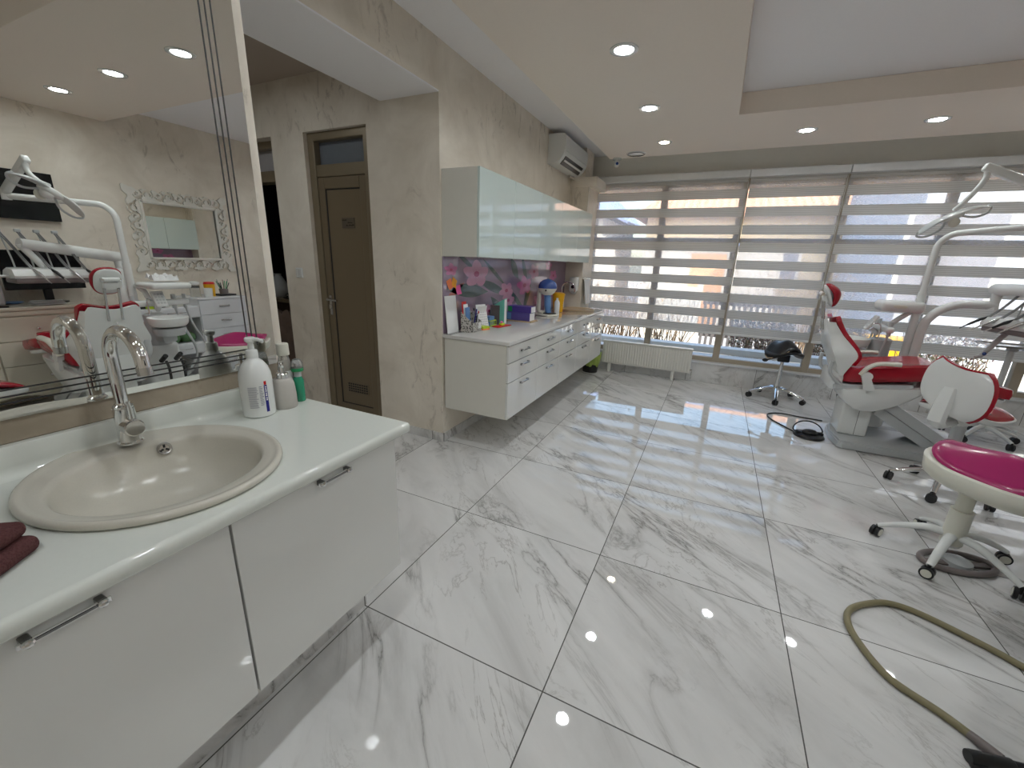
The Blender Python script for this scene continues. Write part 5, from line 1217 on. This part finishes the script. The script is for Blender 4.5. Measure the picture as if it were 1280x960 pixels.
def saddle(t, z, a, b, hump, mats_, rot=0.0, shell=None, th=.04, name='seat', drop=.06, cx=0.0, cy=0.0, deep=.045, inset=1.0):
    h = lambda x, y: z + hump * math.exp(-(y / (b * .55)) ** 2) * (.35 + .65 * math.exp(-((x - .02) / (a * .6)) ** 2)) - drop * (abs(y) / b) ** 2 + .05 * max(0, -x / a) ** 2
    M_ = Matrix.Translation((cx, cy, 0)) @ Matrix.Rotation(rot, 4, 'Z')
    st = MB().pad(supel(a * inset, b * inset, .72), th, .012, h, M_, N=44, pw=2.6).obj(name, mats_, t, smooth=60)
    if shell: MB().pad(supel(a * 1.03, b * 1.03, .72), .008, deep, lambda x, y: h(x, y) * .45 + z * .55 - .006, M_, N=44, pw=5 if deep > .08 else 3.4).obj('seat_shell', shell, st, smooth=60)
    return st
t = thing('saddle_stool', 'black saddle stool with tan piping and chrome base by the middle window', 'stool', (.80, 5.53, 0), 0, 'rolling stools')
stool_base(t, .28, M_chrome, None, M_black, .52, M_chrome, R(49), .018, .02)
saddle(t, .575, .155, .185, .085, M_blackleather, R(-60), M_black, .04, drop=.09)
MB().box((-.06, -.06, .45), (.06, .06, .535), .012).obj('tilt_mechanism', M_black, t); MB().tube([(-.03, 0, .50), (-.12, -.02, .47), (-.16, -.03, .455)], .008, 8).ell((-.175, -.033, .45), (.03, .018, .02)).obj('tilt_lever', M_black, t)
ppts = []
for i in range(24):
    a = R(190) + R(150) * i / 23; x, y = .158 * math.cos(a), .188 * math.sin(a)
    z = .575 + .085 * math.exp(-(y / (.185 * .55)) ** 2) * (.35 + .65 * math.exp(-((x - .02) / (.155 * .6)) ** 2)) - .09 * (y / .185) ** 2 + .05 * max(0, -x / .155) ** 2
    q = Matrix.Rotation(R(-60), 4, 'Z') @ Vector((x, y, z + .004)); ppts.append(q)
MB().tube(ppts, .005, 6).obj('piping', M_tan, t)
t = thing('backrest_stool', 'red stool with tall white-shelled backrest beside the dental chair', 'stool', (1.60, 3.65, 0), R(42), 'rolling stools')
stool_base(t, .265, M_chrome, None, M_rubber, .52, M_grey, R(130), .035, .03)
saddle(t, .60, .20, .205, .028, M_red, R(0), M_shellw, .035, drop=.02)
MB().box((-.10, -.06, .50), (.08, .06, .56), .015).obj('tilt_mechanism', M_shellw, t); MB().tube([(.05, -.05, .53), (.10, -.13, .52), (.10, -.22, .52)], .007, 8).obj('lever', M_grey, t)
MB().tube([(-.08, 0, .52), (-.23, 0, .515), (-.265, 0, .545), (-.25, 0, .66), (-.225, 0, .76)], [.035, .045, .05, .048, .035], 8, flat=.7).obj('backrest_post', M_shellw, t)
g = []
def brow(i, th_off, grow=0.0):
    z = .60 + .29 * i / 12 + (grow if i == 12 else 0); rw = []
    wl = .150 + .022 * math.sin(PI * i / 12)
    wl *= math.sqrt(max(.05, 1 - ((i - 6.2) / 7.0) ** 4))
    for j in range(17):
        u = -1 + 2 * j / 16; rw.append((-.215 + .05 * u * u + th_off + .02 * (i / 12 - .5), u * (wl + grow), z + .03 * u))
    return rw
bk = MB().sheet([brow(i, 0) for i in range(13)], .018).obj('backrest_shell', M_shellw, t, smooth=60)
MB().sheet([brow(i, .03, .008) for i in range(13)], .028).obj('backrest_cushion', M_red, bk, smooth=60)
t = thing('saddle_stool', 'magenta saddle stool with ivory shell and white five-star base at the right', 'stool', (1.305, 2.70, 0), R(0), 'rolling stools')
stool_base(t, .285, M_shellw, M_ivory, M_black, .44, M_ivory, R(165), .034, .06)
MB().box((-.06, -.06, .41), (.12, .06, .46), .02).obj('tilt_mechanism', M_ivory, t); MB().tube([(.05, -.03, .46), (.12, -.08, .43), (.17, -.11, .40)], .012, 8).ell((.18, -.115, .395), (.03, .02, .012)).obj('lever', M_steel, t)
saddle(t, .512, .27, .205, .08, M_magenta, R(-51), M_ivory, .036, drop=.01, cx=.085, cy=.0, deep=.105, inset=.94)
t = thing('saddle_stool', 'dark red stool at the lower left of the mirror', 'stool', (1.18, .86, 0), R(0), 'rolling stools')
stool_base(t, .27, M_chrome, None, M_black, .44, M_chrome, R(40), .03)
saddle(t, .50, .19, .19, .03, M_red, R(0), M_shellw, .04, drop=.03)

# ------------------------------------------------------------------ pedals, hose, cart
def pedal(loc, rotz, label, rm, ring_r, flat_ring, bodym):
    t = thing('foot_pedal', label, 'foot pedal', loc, rotz, 'foot pedals')
    MB().lathe([(0, 0), (.118, 0), (.122, .006), (.115, .02), (.08, .03), (0, .032)], 36).obj('base_disc', bodym, t)
    MB().ell((0, -.01, .04), (.065, .05, .03)).box((-.11, -.02, .018), (-.07, .03, .045), .008).box((.07, -.02, .018), (.11, .03, .045), .008).obj('pedal_cap', M_black, t)
    if flat_ring: MB().tube([(math.cos(a) * ring_r * 1.15, math.sin(a) * ring_r, .016) for a in [i * PI / 20 for i in range(40)]], .014, 10, closed=True).obj('ring_handle', rm, t)
    else: MB().tube(spl([(-.10, .01, .03)] + [(-.118 * math.cos(a), .04 + .05 * math.sin(a), .04 + .075 * math.sin(a)) for a in [i * PI / 10 for i in range(11)]] + [(.10, .01, .03)], 3), .006, 10).obj('ring_handle', rm, t)
    return t
t = pedal((.955, 4.36, 0), R(10), 'round black foot pedal with ring handle and cable on the floor by the dental chair', M_black, .12, False, M_black)
MB().tube(spl([(-.10, .04, .012), (-.15, .20, .007), (-.21, .38, .007), (-.19, .53, .007), (-.06, .60, .007), (.10, .55, .007), (.29, .50, .007)], 8), .0065, 8).obj('cable', M_black, t)
t = thing('foot_control', 'grey-brown oval foot control hoop under the magenta stool', 'foot pedal', (1.335, 2.655, 0), R(20))
MB().tube([(math.cos(a) * .165, math.sin(a) * .085, .016) for a in [i * PI / 24 for i in range(48)]], .0155, 12, closed=True).obj('hoop', M_ringgrey, t)
MB().lathe([(0, 0), (.06, 0), (.058, .03), (.03, .045), (0, .045)], 24, M=T((.0, 0, 0))).obj('pedal_body', M_grey, t); MB().box((-.15, -.02, .004), (.15, .02, .016), .004).obj('cross_bar', M_ringgrey, t)
t = thing('suction_hose', 'olive rubber hose curving over the marble floor at the lower right', 'hose', (1.0, 1.8, 0))
hp_ = [(1.335, 1.94), (1.273, 1.972), (1.204, 2.022), (1.039, 2.112), (.94, 2.135), (.858, 2.107), (.755, 2.02), (.716, 1.93), (.725, 1.82), (.783, 1.675), (.90, 1.592), (.955, 1.545)]
MB().tube(spl([(x - 1.0, y - 1.8, .0135) for x, y in hp_], 10), .0128, 14).obj('hose', M_olive, t, smooth=60)
MB().tube([(-.046, -.254, .0135), (-.012, -.292, .015), (.005, -.312, .016)], [.0135, .0165, .017], 14).obj('hose_coupling', M_ringgrey, t)
MB().tube([(-.088, -.352, .021), (-.08, -.350, .021), (.02, -.327, .02), (.025, -.326, .02)], [.019, .0205, .0205, .017], 16).tube([(.02, -.327, .02), (.2, -.29, .02), (.4, -.26, .03)], [.0165, .0155], 14).box((-.085, -.375, 0), (-.045, -.33, .02), .004).obj('black_end_piece', M_black, t)
t = thing('instrument_cart', 'slim white rolling cart with metal tray at the right edge by the window', 'cart', (2.40, 5.12, 0))
stool_base(t, .25, M_shellw, None, M_rubber, .5, M_shellw, R(80), .022, .02)
MB().cyl((0, 0, .45), (0, 0, .85), .022, 16).obj('post', M_shellw, t); MB().box((-.03, -.03, .83), (.03, .03, .872), .01).obj('tray_socket', M_grey, t)
MB().box((-.19, -.14, .8725), (.19, .14, .878)).tube([(-.19, -.14, .882), (.19, -.14, .882), (.19, .14, .882), (-.19, .14, .882)], .006, 8, closed=True).obj('metal_tray', M_steel, t, smooth=0)
